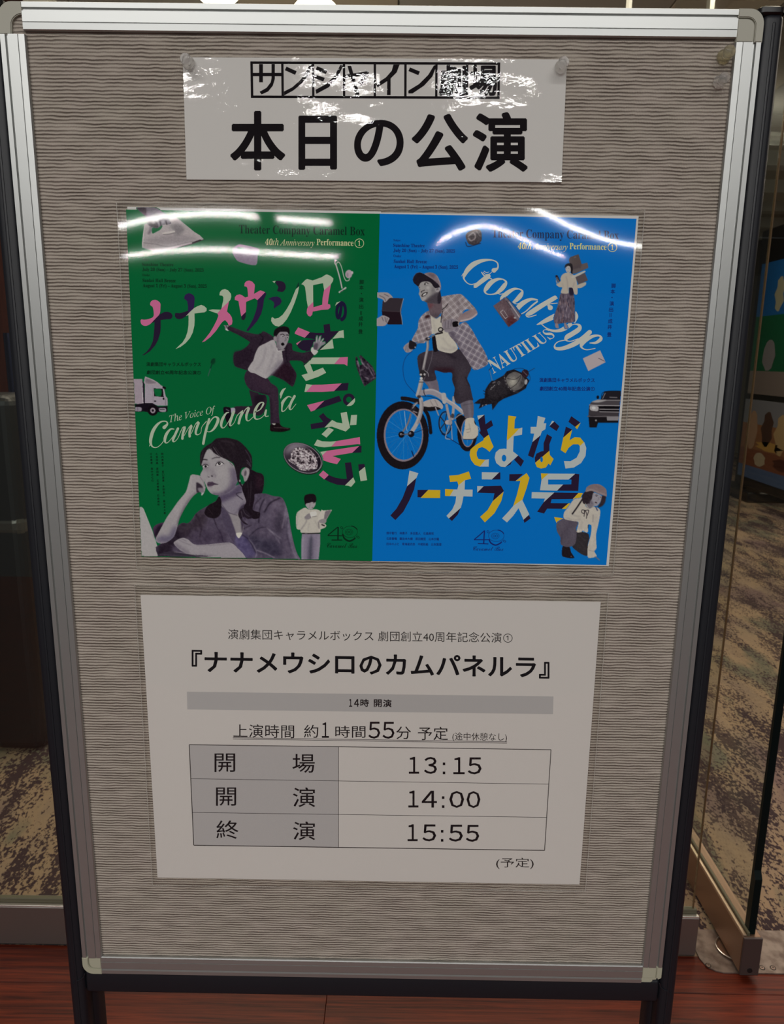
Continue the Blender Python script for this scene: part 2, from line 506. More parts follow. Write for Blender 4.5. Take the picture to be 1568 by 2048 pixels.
obj('far_ceiling', rbox(-5, 7, 4.95, 9.2, 2.765, 2.78), mat('far_ceiling_grey', (0.50, 0.50, 0.44), 0.7), ceil)
# jambs glimpsed at the top, right of the board
structure(obj('trim_9', rbox(1.272, 1.286, 1.9, 1.93, 0.0, 2.75), M_bright))
structure(obj('trim_10', rbox(1.02, 1.03, 1.90, 1.93, 2.1, 2.75), M_white))


def globe(name, x, y, z, r, label):
    g = thing(name, label, 'lamp', (x, y, z))
    m = mat('lit_globe', (1, 0.9, 0.75), 0.3)
    m.node_tree.nodes['Principled BSDF'].inputs['Emission Color'].default_value = (1, 0.86, 0.62, 1)
    m.node_tree.nodes['Principled BSDF'].inputs['Emission Strength'].default_value = 7.0
    bm = bmesh.new(); bmesh.ops.create_uvsphere(bm, u_segments=32, v_segments=16, radius=r)
    smooth(obj('shade', bm, m, g))
    obj('stem', lathe([(0.012, 0), (0.012, 2.75 - z - r + 0.004)], 12), M_bright, g, (0, 0, r - 0.004))
    return g

globe('globe_lamp', -0.374, 2.4, 2.580, 0.105, 'warm lit globe lamp whose underside shows above the left half of the board')
globe('globe_lamp', -0.006, 2.4, 2.405, 0.105, 'warm lit globe lamp peeping over the middle of the board frame, hung lower')

# slim black bin behind the glass on the left
M_binbody = mat('bin_black', (0.006, 0.006, 0.007), 0.45)
t = thing('waste_bin', 'slim black bin with a grey band, standing on the carpet behind the glass at left', 'bin', (-0.83, 1.46, 0))
obj('body', rbox(-0.082, 0.078, -0.08, 0.09, 0.0, 1.085, 0.03, 4), M_binbody, t)
obj('band', rbox(-0.0835, 0.0795, -0.0815, 0.0915, 0.67, 0.75, 0.03, 4), mat('bin_band', (0.10, 0.095, 0.085), 0.25, 0.5), t)
t = thing('chrome_post', 'dark chrome tube standing behind the slim black bin', 'post', (-0.93, 1.75, 0))
b = bmesh.new(); tube(b, (0, 0, 0.01), (0, 0, 1.26), 0.019, 20); smooth(obj('tube', b, mat('dark_chrome', (0.05, 0.05, 0.09), 0.2, 0.9), t))
smooth(obj('foot', lathe([(0.10, 0.0), (0.10, 0.008), (0.03, 0.02), (0.02, 0.022)], 24), M_black, t))

# poster display stand far behind on the right
t = thing('poster_display', 'tall black two-poster display stand on the carpet beyond the glass door', 'display stand', (3.45, 5.5, 0))
obj('base', rbox(-0.07, 0.75, 0.08, 0.72, 0.0, 0.09, 0.01), M_black, t)
obj('panel', rbox(-0.02, 0.05, -0.85, 0.47, 0.12, 2.30, 0.008), M_black, t)
obj('leg', rbox(0.0, 0.04, 0.36, 0.44, 0.0, 0.13), M_black, t)
# the sheets on it: flat prints in frames, each its own thing


def sheet(name, label, y0, y1, z0, z1, cols, blobs):
    g = thing(name, label, 'poster', (3.4285, 5.5, 0), None)
    obj('paper', rbox(-0.001, 0.001, y0, y1, z0, z1), M_paper, g)
    z = z0
    for i, (fr_, c) in enumerate(cols):
        za = z0 + (z1 - z0) * fr_[0]; zb = z0 + (z1 - z0) * fr_[1]
        obj('print_field', rbox(-0.0018, -0.001, y0, y1, za, zb), mat('print_%d' % i, tuple(0.55 * q for q in lin(c)), 0.4), g)
    for i, (fy, fz, ry, rz, c) in enumerate(blobs):
        bm = bmesh.new()
        cy, cz = y1 + (y0 - y1) * fy, z0 + (z1 - z0) * fz
        vs = [bm.verts.new((-0.0022, cy + ry * math.cos(k * math.pi / 7) * (1 + 0.25 * math.sin(3.1 * k + i)), cz + rz * math.sin(k * math.pi / 7))) for k in range(14)]
        bm.faces.new(vs)
        obj('printed_person', bm, mat('print_person', tuple(0.55 * q for q in lin(c)), 0.5), g)
    return g


sheet('display_poster', 'theatre poster in a blue half over a green half, upper one on the display stand', -0.80, 0.40, 0.93, 2.02,
      [((0.0, 0.18), (150, 135, 130)), ((0.18, 0.60), (20, 105, 70)), ((0.60, 1.0), (30, 110, 185))],
      [(0.25, 0.30, 0.10, 0.13, (150, 145, 150)), (0.6, 0.32, 0.12, 0.16, (120, 110, 120)), (0.3, 0.75, 0.07, 0.14, (185, 180, 150)),
       (0.55, 0.78, 0.09, 0.10, (200, 190, 120)), (0.45, 0.9, 0.05, 0.06, (170, 160, 160))])
sheet('display_poster', 'warm orange group-photo poster, lower one on the display stand', -0.80, 0.42, 0.20, 0.88,
      [((0.0, 0.16), (95, 120, 165)), ((0.16, 0.38), (150, 90, 65)), ((0.38, 0.70), (170, 115, 80)), ((0.70, 1.0), (150, 150, 160))],
      [(0.15, 0.62, 0.09, 0.17, (200, 160, 130)), (0.36, 0.66, 0.09, 0.15, (90, 60, 50)), (0.55, 0.62, 0.1, 0.17, (215, 180, 130)),
       (0.3, 0.27, 0.1, 0.06, (210, 190, 160)), (0.6, 0.27, 0.14, 0.05, (90, 45, 35)), (0.4, 0.45, 0.2, 0.04, (220, 170, 90)), (0.8, 0.6, 0.1, 0.16, (120, 80, 60))])
# ------------------------------------------------------------------ the board on its stand
BZ = 0.5688
stand = thing('sign_stand', 'grey fabric notice board in an aluminium frame on a navy steel stand', 'notice board', (0.3, 0.0, 0.0))


def st(name, bm, m, parent=stand, sm=False):
    if isinstance(bm, bmesh.types.BMesh):
        bmesh.ops.translate(bm, verts=bm.verts, vec=(-0.3, 0, 0))
    o = obj(name, bm, m, parent)
    if sm:
        smooth(o, 35)
    return o


def panel_mesh():
    # soft rounded front of the fabric, corners of 11 mm radius
    pts = []
    r = 0.010
    for cx, cz, a0 in ((0.596 - r, BZ + 0.896 - r, 0), (0.004 + r, BZ + 0.896 - r, 90), (0.004 + r, BZ + 0.004 + r, 180), (0.596 - r, BZ + 0.004 + r, 270)):
        for k in range(7):
            a = math.radians(a0 + 15 * k)
            pts.append((cx + r * math.cos(a), cz + r * math.sin(a)))
    return prism(pts, 0.0012, 0.012)


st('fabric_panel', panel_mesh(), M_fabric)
st('back_panel', rbox(0.006, 0.594, 0.0122, 0.0150, BZ + 0.006, BZ + 0.894), M_cap)
PROF = [(0.0, 0.0150), (0.0, -0.0008), (0.0006, -0.0020), (0.0044, -0.0020), (0.0052, -0.0002), (0.0062, -0.0002), (0.0070, -0.0024), (0.0146, -0.0024),
        (0.0148, -0.0016), (0.0152, -0.0016), (0.0154, -0.0024), (0.0200, -0.0022), (0.0207, -0.0012), (0.0207, 0.0012), (0.0058, 0.0013), (0.0058, 0.0150)]


def rail(p, q, inward):
    """extrude the profile from p to q (x, z); inward = unit vector towards the board's middle"""
    bm = bmesh.new()
    ends = []
    for pt in (p, q):
        ends.append([bm.verts.new((pt[0] + inward[0] * a, y, pt[1] + inward[1] * a)) for a, y in PROF])
    n_ = len(PROF)
    for i in range(n_):
        bm.faces.new((ends[0][i], ends[0][(i + 1) % n_], ends[1][(i + 1) % n_], ends[1][i]))
    bm.faces.new(ends[0][::-1]); bm.faces.new(ends[1])
    return bm


ZT = BZ + 0.9
st('frame_rail', rail((0.0195, ZT), (0.5795, ZT), (0, -1)), M_alu)
st('frame_rail', rail((0.0195, BZ), (0.5795, BZ), (0, 1)), M_alu)
st('frame_rail', rail((0, BZ + 0.0195), (0, ZT - 0.0235), (1, 0)), M_alu)
st('frame_rail', rail((0.6, BZ + 0.0195), (0.6, ZT - 0.0235), (-1, 0)), M_alu)


def arc(cx, cz, r, a0, a1, n_=8):
    return [(cx + r * math.cos(math.radians(a0 + (a1 - a0) * k / n_)), cz + r * math.sin(math.radians(a0 + (a1 - a0) * k / n_))) for k in range(n_ + 1)]


def cap(cx, cz, sx, sz, m, kind='full', w_=0.0195, h_=0.0235, lab=None):
    """corner piece; cx,cz = outer corner, sx,sz = direction towards the middle"""
    T = lambda pts: [(cx + sx * a, cz + sz * b_) for a, b_ in pts]
    r = 0.011
    outer = [(w_, 0)] + [(0.011 - r * math.sin(t), 0.011 - r * math.cos(t)) for t in [math.pi / 2 * k / 8 for k in range(9)]] + [(0, h_)]
    band = 0.0062
    if kind == 'hollow':
        pts = outer + [(0.0095, h_)] + [(0.0195 - 0.0095 * math.cos(t), 0.0175 - 0.0085 * math.sin(t)) for t in [math.pi / 2 * k / 6 for k in range(7)]]
        return st('corner_cap', prism(T(pts), -0.0015, 0.0012, 0.0006), m)
    if kind == 'chipped':
        outer = [(w_, 0), (0.0105, 0.0), (0.0085, 0.0015), (0.0088, 0.003), (0.0045, 0.0035), (0.0048, 0.005), (0.0035, 0.0050), (0.0030, 0.0035), (0.0, 0.005), (0, h_)]
    o = st('corner_cap', prism(T(outer + [(w_, h_)]), -0.0006, 0.0110, 0.0003), m)
    if kind != 'chipped':
        rim = outer + [(band, h_)] + [(band + 0.0065 - 0.0065 * math.cos(t), band + 0.0065 - 0.0065 * math.sin(t)) for t in [math.pi / 2 * k / 6 for k in range(7)]] + [(w_, band)]
        b = prism(T(rim), -0.0024, -0.0005, 0.0005); bmesh.ops.translate(b, verts=b.verts, vec=(-0.3, 0, 0)); obj('raised_rim', b, m, o)
        inn = [(w_, band + 0.0012)] + [(band + 0.0012 + 0.0055 - 0.0055 * math.cos(t), band + 0.0012 + 0.0055 - 0.0055 * math.sin(t)) for t in [math.pi / 2 * (6 - k) / 6 for k in range(7)]] + [(band + 0.0012, h_), (w_, h_)]
        b = prism(T(inn), -0.0024, -0.0005, 0.0005); bmesh.ops.translate(b, verts=b.verts, vec=(-0.3, 0, 0)); obj('raised_pad', b, m, o)
    else:
        pad = [(w_, 0.0068), (0.0068, 0.0068), (0.0068, h_), (w_, h_)]
        b = prism(T(pad), -0.0022, -0.0005, 0.0005); bmesh.ops.translate(b, verts=b.verts, vec=(-0.3, 0, 0)); obj('raised_pad', b, m, o)
        pad = [(0.0002, 0.0066), (0.0056, 0.0066), (0.0056, h_), (0.0002, h_)]
        b = prism(T(pad), -0.0020, -0.0005, 0.0004); bmesh.ops.translate(b, verts=b.verts, vec=(-0.3, 0, 0)); obj('raised_rim', b, m, o)
    if lab:
        o['label'] = lab
    return o


cap(0, ZT, 1, -1, M_cap, 'hollow', lab='broken corner cap, only its rounded rim left')
cap(0.6, ZT, -1, -1, M_cap, 'full', 0.0205)
cap(0, BZ, 1, 1, M_capdark, 'full', 0.0195, 0.0195)
cap(0.6, BZ, -1, 1, M_capdark, 'chipped', 0.0205, 0.0195, lab='chipped yellowed corner cap')

# side posts: rounded steel tubes just outside the frame
for x0, x1 in ((-0.0175, 0.0035), (0.5965, 0.6175)):
    po = st('post', rbox(x0, x1, 0.0155, 0.0400, 0.03, ZT - 0.002, 0.007, 4), M_navy, sm=True)
    # grooved outer fin beside the frame, facing the viewer
    out = x0 < 0
    a, c = (x0, -0.0008) if out else (0.6008, x1)
    f_ = st('post_flange', rbox(a, c, 0.0005, 0.0200, 0.03, ZT - 0.001, 0.005, 4), M_navy, sm=True)
    bmid = (a + c) / 2
    st('post_ridge', rbox(bmid - 0.0015, bmid + 0.0015, -0.0003, 0.0030, 0.03, ZT - 0.008, 0.0012, 2), M_navy, sm=True)
    st('end_cap', rbox(x0 - 0.0006, x1 + 0.0006, -0.0008, 0.0406, ZT - 0.004, ZT + 0.0045, 0.006, 4), M_black, sm=True)
    st('foot', rbox((x0 + x1) / 2 - 0.016, (x0 + x1) / 2 + 0.016, -0.22, 0.26, 0.012, 0.034, 0.006, 3), M_navy, sm=True)
    for yy in (-0.2, 0.24):
        st('foot_pad', rbox((x0 + x1) / 2 - 0.012, (x0 + x1) / 2 + 0.012, yy - 0.012, yy + 0.012, 0.0, 0.013, 0.002), M_rubber)
    # curved weld bead where the cross rail meets the post
    sx = 1 if out else -1
    bead = bmesh.new()
    bx_, bz_ = (0.0005 if out else 0.5995), BZ - 0.002
    pts = [(bx_, bz_), (bx_ - sx * 0.0015, bz_ - 0.0045), (bx_ - sx * 0.0050, bz_ - 0.0075), (bx_ - sx * 0.0095, bz_ - 0.0095), (bx_ - sx * 0.0130, bz_ - 0.0130)]
    for p_, q_ in zip(pts, pts[1:]):
        tube(bead, (p_[0], 0.0004, p_[1]), (q_[0], 0.0004, q_[1]), 0.0007, 8)
    st('weld_bead', bead, M_navy)
st('cross_rail', rbox(-0.0005, 0.6005, 0.0020, 0.0260, BZ - 0.0275, BZ - 0.0008, 0.003, 3), M_navy, sm=True)


# ------------------------------------------------------------------ push pins
def pin_mat(name, tint, rough=0.04):
    m = mat(name, tint, rough)
    p = m.node_tree.nodes['Principled BSDF']
    p.inputs['Transmission Weight'].default_value = 0.88
    p.inputs['IOR'].default_value = 1.33
    return m


M_pin = pin_mat('clear_pin', (0.98, 0.97, 0.95))
M_piny = pin_mat('yellowed_pin', (0.86, 0.82, 0.62), 0.12)
M_needle = mat('needle', (0.7, 0.7, 0.68), 0.25, 1.0)


def pin(u, v, label, m, tilt=(0, 0), y0=-0.0018, s=1.0):
    q = onb([(u, v)], y0)[0]
    g = thing('push_pin', label, 'push pin', q.tolist())
    M0 = Matrix.Rotation(math.radians(90 + tilt[0]), 4, 'X') @ Matrix.Rotation(math.radians(tilt[1]), 4, 'Y')
    prof = [(0.0048, 0.0), (0.0050, 0.0006), (0.0046, 0.0014), (0.0028, 0.0024), (0.0024, 0.0045), (0.0028, 0.0078), (0.0040, 0.0090), (0.0043, 0.0100), (0.0036, 0.0110)]
    smooth(obj('grip', lathe([(r * s, h * s) for r, h in prof], 28, M0), m, g), 60)
    nb = bmesh.new(); tube(nb, M0 @ Vector((0, 0, -0.0045)), M0 @ Vector((0, 0, 0.0005)), 0.0005, 8)
    obj('needle', nb, M_needle, g)
    return g


pin(377, 126, 'clear push pin in the upper left corner of the white title sign', M_pin, (4, 2))
pin(1122, 134, 'clear push pin in the upper right corner of the white title sign', M_pin, (0, 0))
pin(1447, 114, 'yellowed push pin stuck beside the right frame, above a clear one', M_piny, (0, 0), 0.0005, 1.1)
pin(1438, 165, 'spare clear push pin below the yellowed one at the right frame', M_pin, (0, 0), 0.0005)
# ------------------------------------------------------------------ print helpers
LY = 0.00002                  # thickness of one printed layer
PRINT0 = -0.0002              # front of the sheets' paper


class ZM:
    """tracing frame: coordinates read in an enlarged detail -> photograph coordinates"""
    def __init__(s, ox, oy, k):
        s.ox, s.oy, s.k = ox, oy, k

    def __call__(s, txt):
        if isinstance(txt, str):
            v = np.array([float(t) for t in txt.replace(',', ' ').split()]).reshape(-1, 2)
        else:
            v = np.asarray(txt, float).reshape(-1, 2)
        return v / s.k + np.array([s.ox, s.oy])


def chaikin(p, n=2, closed=True):
    for _ in range(n):
        q = np.roll(p, -1, 0) if closed else p[1:]
        a = p if closed else p[:-1]
        r = np.empty((2 * len(a), 2)); r[0::2] = a * 0.75 + q * 0.25; r[1::2] = a * 0.25 + q * 0.75
        p = r if closed else np.vstack([p[:1], r, p[-1:]])
    return p


def catmull(p, n=6):
    p = np.asarray(p, float)
    q = np.vstack([2 * p[0] - p[1], p, 2 * p[-1] - p[-2]])
    out = []
    for i in range(1, len(q) - 2):
        for k in range(n):
            t = k / n
            out.append(0.5 * ((2 * q[i]) + (-q[i - 1] + q[i + 1]) * t + (2 * q[i - 1] - 5 * q[i] + 4 * q[i + 1] - q[i + 2]) * t * t + (-q[i - 1] + 3 * q[i] - 3 * q[i + 1] + q[i + 2]) * t ** 3))
    out.append(q[-2])
    return np.array(out)


def closed_curve(p, n=4):
    """smooth closed outline through every measured point"""
    q = np.vstack([p[-1:], p, p[:2]])
    out = []
    for i in range(1, len(q) - 2):
        m0, m1 = 0.4 * (q[i + 1] - q[i - 1]), 0.4 * (q[i + 2] - q[i])
        for k in range(n):
            t = k / n
            out.append((2 * t ** 3 - 3 * t ** 2 + 1) * q[i] + (t ** 3 - 2 * t ** 2 + t) * m0 + (-2 * t ** 3 + 3 * t ** 2) * q[i + 1] + (t ** 3 - t ** 2) * m1)
    return np.array(out)


_inks = {}


def ink(c):
    c = tuple(c)
    if c not in _inks:
        _inks[c] = mat('ink_%d_%d_%d' % c, alb(c), 0.9, 0.0, 0.0)
    return _inks[c]


class Print:
    """flat print mesh: coloured polygons in the plane of the sheet"""
    def __init__(s):
        s.v, s.f, s.c, s.mats = [], [], [], []
        s.k = 0

    def _m(s, c):
        c = tuple(c)
        if c not in s.mats:
            s.mats.append(c)
        return s.mats.index(c)

    def poly(s, c, pts, lift=0.0, sm=False, parent=None):
        pts = chaikin(pts) if sm else pts
        i0 = len(s.v); s.k += 1; lift += 0.06 * (s.k % 16)
        s.v += [(p[0], p[1], lift) for p in pts]
        from mathutils.geometry import tessellate_polygon
        for t in tessellate_polygon([[Vector((p[0], p[1], 0)) for p in pts]]):
            s.f.append([i0 + k for k in t]); s.c.append(s._m(c))
        return s

    def strip(s, c, a, b, lift=0.0):
        i0 = len(s.v); n_ = len(a); s.k += 1; lift += 0.06 * (s.k % 16)
        s.v += [(p[0], p[1], lift) for p in a] + [(p[0], p[1], lift) for p in b]
        for i in range(n_ - 1):
            s.f.append([i0 + i, i0 + i + 1, i0 + n_ + i + 1, i0 + n_ + i]); s.c.append(s._m(c))

    def stroke(s, c, z, seq, lift=0.0, n=6, scale=1.0, cap=True):
        """seq 'x,y,w ...': a pen stroke of changing width along a smooth line"""
        v = np.array([float(t) for t in seq.replace(',', ' ').split()]).reshape(-1, 3) if isinstance(seq, str) else np.array(seq, float)
        q = catmull(v, n) if len(v) > 2 else np.array([v[0] * (1 - t) + v[1] * t for t in np.linspace(0, 1, 5)])
        p = z(q[:, :2].reshape(-1)) if z else q[:, :2]
        k = z.k if z else 1.0
        wd = np.maximum(q[:, 2], 1) / k * scale / 2
        d = np.gradient(p, axis=0); d /= np.maximum(np.hypot(d[:, 0], d[:, 1])[:, None], 1e-6)
        nn = np.stack([-d[:, 1], d[:, 0]], 1)
        s.strip(c, p + nn * wd[:, None], p - nn * wd[:, None], lift)
        if cap:
            for e_ in (0, -1):
                a = np.linspace(0, 2 * np.pi, 11)[:-1]
                s.poly(c, np.stack([p[e_, 0] + wd[e_] * np.cos(a), p[e_, 1] + wd[e_] * np.sin(a)], 1), lift)
        return s

    def ring(s, c, cx, cy, rx, ry, wd, lift=0.0, rot=0.0, a0=0, a1=360, n=40):
        t = np.radians(np.linspace(a0, a1, n + 1))
        r = math.radians(rot)

        def E_(ax, ay):
            x, y = ax * np.cos(t), ay * np.sin(t)
            return np.stack([cx + x * math.cos(r) - y * math.sin(r), cy + x * math.sin(r) + y * math.cos(r)], 1)
        s.strip(c, E_(rx + wd / 2, ry + wd / 2), E_(rx - wd / 2, ry - wd / 2), lift)
        return s

    def text(s, c, txt, BL, BR, TL, bold=0.0, lift=0.0, TR=None, res=2):
        cu = bpy.data.curves.new('t', 'FONT'); cu.body = txt; cu.resolution_u = res
        o = bpy.data.objects.new('t', cu); COL.objects.link(o)
        dg = bpy.context.evaluated_depsgraph_get()
        me = o.evaluated_get(dg).to_mesh()
        v = np.array([x.co[:2] for x in me.vertices]); fs = [list(f.vertices) for f in me.polygons]
        bpy.data.objects.remove(o); bpy.data.curves.remove(cu)
        lo, hi = v.min(0), v.max(0)
        u = (v - lo) / (hi - lo)
        BL, BR, TL = [np.array(t, float) for t in (BL, BR, TL)]
        TR = np.array(TR, float) if TR is not None else BR + TL - BL
        e = max(0.0, bold) * np.hypot(*(TL - BL))          # how much each stroke is thickened, in px
        if e:
            ex = (BR - BL) / np.hypot(*(BR - BL)) * e; ey = (TL - BL) / np.hypot(*(TL - BL)) * e
            BL, BR, TL, TR = BL + ex + ey, BR - ex + ey, TL + ex - ey, TR - ex - ey
        p = BL * (1 - u[:, :1]) * (1 - u[:, 1:]) + BR * u[:, :1] * (1 - u[:, 1:]) + TL * (1 - u[:, :1]) * u[:, 1:] + TR * u[:, :1] * u[:, 1:]
        m = s._m(c)
        ds = [(0, 0)]
        if e:
            k = 4 if e < 0.5 else 8
            ds = [(e * math.cos(2 * math.pi * (i + .5) / k), e * math.sin(2 * math.pi * (i + .5) / k)) for i in range(k)]
            if e > 2:
                ds += [(0.4 * a_, 0.4 * b_) for a_, b_ in ds]
        for j, (dx, dy) in enumerate(ds):
            i0 = len(s.v)
            s.v += [(a[0] + dx, a[1] + dy, lift + 0.06 * j) for a in p]
            for f in fs:
                s.f.append([i0 + k for k in f]); s.c.append(m)
        return s

    def tb(s, c, txt, x0, y0, x1, y1, bold=0.0, lift=0.0, slope=0.0, lean=0.0):
        """text filling the box x0..x1, y0 (top)..y1 (bottom); slope = rise of the line to the right"""
        dy = (x1 - x0) * slope
        return s.text(c, txt, (x0, y1), (x1, y1 + dy), (x0 + lean, y0), bold, lift)

    def build(s, name, parent, layer, label=None, weld=False):
        v = np.array(s.v)
        p = onb(v[:, :2], PRINT0)
        p[:, 1] = PRINT0 - LY * (layer + v[:, 2])
        me = bpy.data.meshes.new(name)
        me.from_pydata([tuple(a) for a in (p - np.array(parent.location))], [], s.f)
        for c in s.mats:
            me.materials.append(ink(c))
        me.polygons.foreach_set('material_index', s.c)
        me.update()
        o = obj(name, me, None, parent)
        # face every polygon to the viewer
        nrm = np.empty(len(me.polygons) * 3); me.polygons.foreach_get('normal', nrm)
        if (nrm[1::3] > 0).any():
            bm = bmesh.new(); bm.from_mesh(me)
            bmesh.ops.reverse_faces(bm, faces=[f for f in bm.faces if f.normal.y > 0]); bm.to_mesh(me); bm.free()
        if label:
            o['label'] = label
        return o


# ---------------- painted (photographic) prints: a fine colour grid in the sheet's plane
SS = 2


def gauss(a, sg):
    sg *= SS
    if sg <= 0:
        return a
    r = int(3 * sg) + 1
    k = np.exp(-0.5 * (np.arange(-r, r + 1) / sg) ** 2); k /= k.sum()
    p = np.pad(a, r, mode='edge')
    o = sum(k[i] * p[i:i + a.shape[0], :] for i in range(2 * r + 1))
    return sum(k[i] * o[:, i:i + a.shape[1]] for i in range(2 * r + 1))


class Fig:
    def __init__(s, x0, y0, x1, y1, bg):
        s.x0, s.y0 = x0, y0
        s.bg = np.array(bg, float)
        s.w, s.h = int(x1 - x0), int(y1 - y0)
        s.im = np.empty((s.h * SS, s.w * SS, 3)); s.im[:] = np.array(bg, float)
        s.al = np.zeros((s.h * SS, s.w * SS))
        s.Y, s.X = np.mgrid[0:s.h * SS, 0:s.w * SS]
        s.X = (s.X + 0.5) / SS + x0; s.Y = (s.Y + 0.5) / SS + y0
        s.clip = None
        s.rng = np.random.RandomState(3)

    def _poly(s, p):
        m = np.zeros(s.X.shape, bool)
        ax, ay = (p[:, 0] - s.x0) * SS, (p[:, 1] - s.y0) * SS
        i0, i1 = max(0, int(ay.min()) - 1), min(m.shape[0], int(ay.max()) + 2)
        j0, j1 = max(0, int(ax.min()) - 1), min(m.shape[1], int(ax.max()) + 2)
        if i1 <= i0 or j1 <= j0:
            return m.astype(float)
        X, Y = s.X[i0:i1, j0:j1], s.Y[i0:i1, j0:j1]
        q = np.roll(p, -1, 0); mm = np.zeros(X.shape, bool)
        for (x1, y1), (x2, y2) in zip(p, q):
            if y1 == y2:
                continue
            c = ((y1 > Y) != (y2 > Y)) & (X < (x2 - x1) * (Y - y1) / (y2 - y1) + x1)
            mm ^= c
        m[i0:i1, j0:j1] = mm
        return m.astype(float)

    def put(s, m, c, blur=0.0, a=1.0, solid=True, over=None):
        if blur:
            m = gauss(m, blur)
        if s.clip is not None:
            m = m * s.clip
        m = m * a
        s.im += (np.array(c, float) - s.im) * m[:, :, None]
        if solid and s.clip is None:
            s.al = np.maximum(s.al, np.minimum(1, m * (1 if not blur else 1)))
        return m

    def P(s, z, txt, c, blur=0.0, a=1.0, sm=True):
        p = z(txt)
        return s.put(s._poly(closed_curve(p) if sm else p), c, blur, a)

    def E(s, z, cx, cy, rx, ry, c, rot=0.0, blur=0.0, a=1.0):
        t = np.linspace(0, 2 * np.pi, 41)[:-1]; r = math.radians(rot)
        x, y = rx * np.cos(t), ry * np.sin(t)
        return s.put(s._poly(z(np.stack([cx + x * math.cos(r) - y * math.sin(r), cy + x * math.sin(r) + y * math.cos(r)], 1))), c, blur, a)

    def L(s, z, txt, wd, c, blur=0.0, a=1.0, curve=True):
        p = z(txt)
        if curve and len(p) > 2:
            p = catmull(p, 5)
        wd = wd / z.k / 2
        m = np.zeros(s.X.shape)
        for (x1, y1), (x2, y2) in zip(p, p[1:]):
            i0, i1 = int((min(y1, y2) - wd - 1 - s.y0) * SS), int((max(y1, y2) + wd + 1 - s.y0) * SS) + 1
            j0, j1 = int((min(x1, x2) - wd - 1 - s.x0) * SS), int((max(x1, x2) + wd + 1 - s.x0) * SS) + 1
            i0, j0, i1, j1 = max(i0, 0), max(j0, 0), min(i1, m.shape[0]), min(j1, m.shape[1])
            if i1 <= i0 or j1 <= j0:
                continue
            X, Y = s.X[i0:i1, j0:j1], s.Y[i0:i1, j0:j1]
            dx, dy = x2 - x1, y2 - y1
            t = np.clip(((X - x1) * dx + (Y - y1) * dy) / max(dx * dx + dy * dy, 1e-9), 0, 1)
            d = np.hypot(X - x1 - t * dx, Y - y1 - t * dy)
            m[i0:i1, j0:j1] = np.maximum(m[i0:i1, j0:j1], np.clip((wd - d) * SS + 0.5, 0, 1))
        return s.put(m, c, blur, a)

    def within(s, m):
        s.clip = m
        return s

    def free(s):
        s.clip = None
        return s

    def noise(s, amp, scale, seed=1, sx=1.0):
        r = np.random.RandomState(seed)
        n_ = gauss(r.randn(*s.X.shape), scale)
        n_ /= n_.std()
        m = s.clip if s.clip is not None else s.al
        s.im += (n_ * amp * m)[:, :, None]

    def build(s, name, parent, layer, label=None, limit=None):
        w_, h_ = s.w, s.h
        im = s.im.reshape(h_, SS, w_, SS, 3).mean((1, 3)); al = s.al.reshape(h_, SS, w_, SS).mean((1, 3))
        k = np.clip(al, 0, 1)[:, :, None]
        im = np.clip(im + k * ((im - 105) * 0.14 - 3) * np.clip((np.abs(im - s.bg).sum(2, keepdims=True) - 8) / 110, 0, 1), 3, 250)   # printing contrast
        Y, X = np.mgrid[0:h_, 0:w_]
        uv = np.stack([X.ravel() + s.x0 + 0.5, Y.ravel() + s.y0 + 0.5], 1).astype(float)
        on = al > 0.05
        q = on[:-1, :-1] | on[1:, :-1] | on[:-1, 1:] | on[1:, 1:]
        if limit is not None:
            inside = limit(uv[:, 0], uv[:, 1]).reshape(h_, w_)
            q &= inside[:-1, :-1] & inside[1:, :-1] & inside[:-1, 1:] & inside[1:, 1:]
        ii, jj = np.nonzero(q)
        idx = ii * w_ + jj
        F = np.stack([idx, idx + 1, idx + w_ + 1, idx + w_], 1)
        used = np.unique(F); rem = -np.ones(w_ * h_, int); rem[used] = np.arange(len(used)); F = rem[F]
        P_ = onb(uv[used], PRINT0); P_[:, 1] = PRINT0 - LY * layer
        P_ -= np.array(parent.location)
        c = im.reshape(-1, 3)[used] / 255
        c = np.where(c <= 0.04045, c / 12.92, ((c + 0.055) / 1.055) ** 2.4) / KP
        c = np.minimum(c, 0.93)
        me = bpy.data.meshes.new(name)
        me.vertices.add(len(used)); me.vertices.foreach_set('co', P_.ravel())
        me.loops.add(F.size); me.loops.foreach_set('vertex_index', F.ravel())
        me.polygons.add(len(F)); me.polygons.foreach_set('loop_start', np.arange(len(F)) * 4)
        me.update(calc_edges=True)
        at = me.color_attributes.new('ink', 'FLOAT_COLOR', 'POINT')
        at.data.foreach_set('color', np.hstack([c, np.ones((len(c), 1))]).ravel())
        o = obj(name, me, M_halftone, parent)
        if me.polygons[0].normal.y > 0:
            me.flip_normals()
        if label:
            o['label'] = label
        return o


M_halftone = mat('printed_halftone', (1, 1, 1), 0.9, 0.0, 0.0)
n, l, p = nodes(M_halftone)
at = n.new('ShaderNodeAttribute'); at.attribute_name = 'ink'
l.new(at.outputs['Color'], p.inputs['Base Color'])


def quad_paper(parent, quad, m, y0, y1, name='paper'):
    q = [onb([c], y1)[0] - np.array(parent.location) for c in quad]
    return obj(name, prism([(a[0], a[2]) for a in q], y0, y1), m, parent)


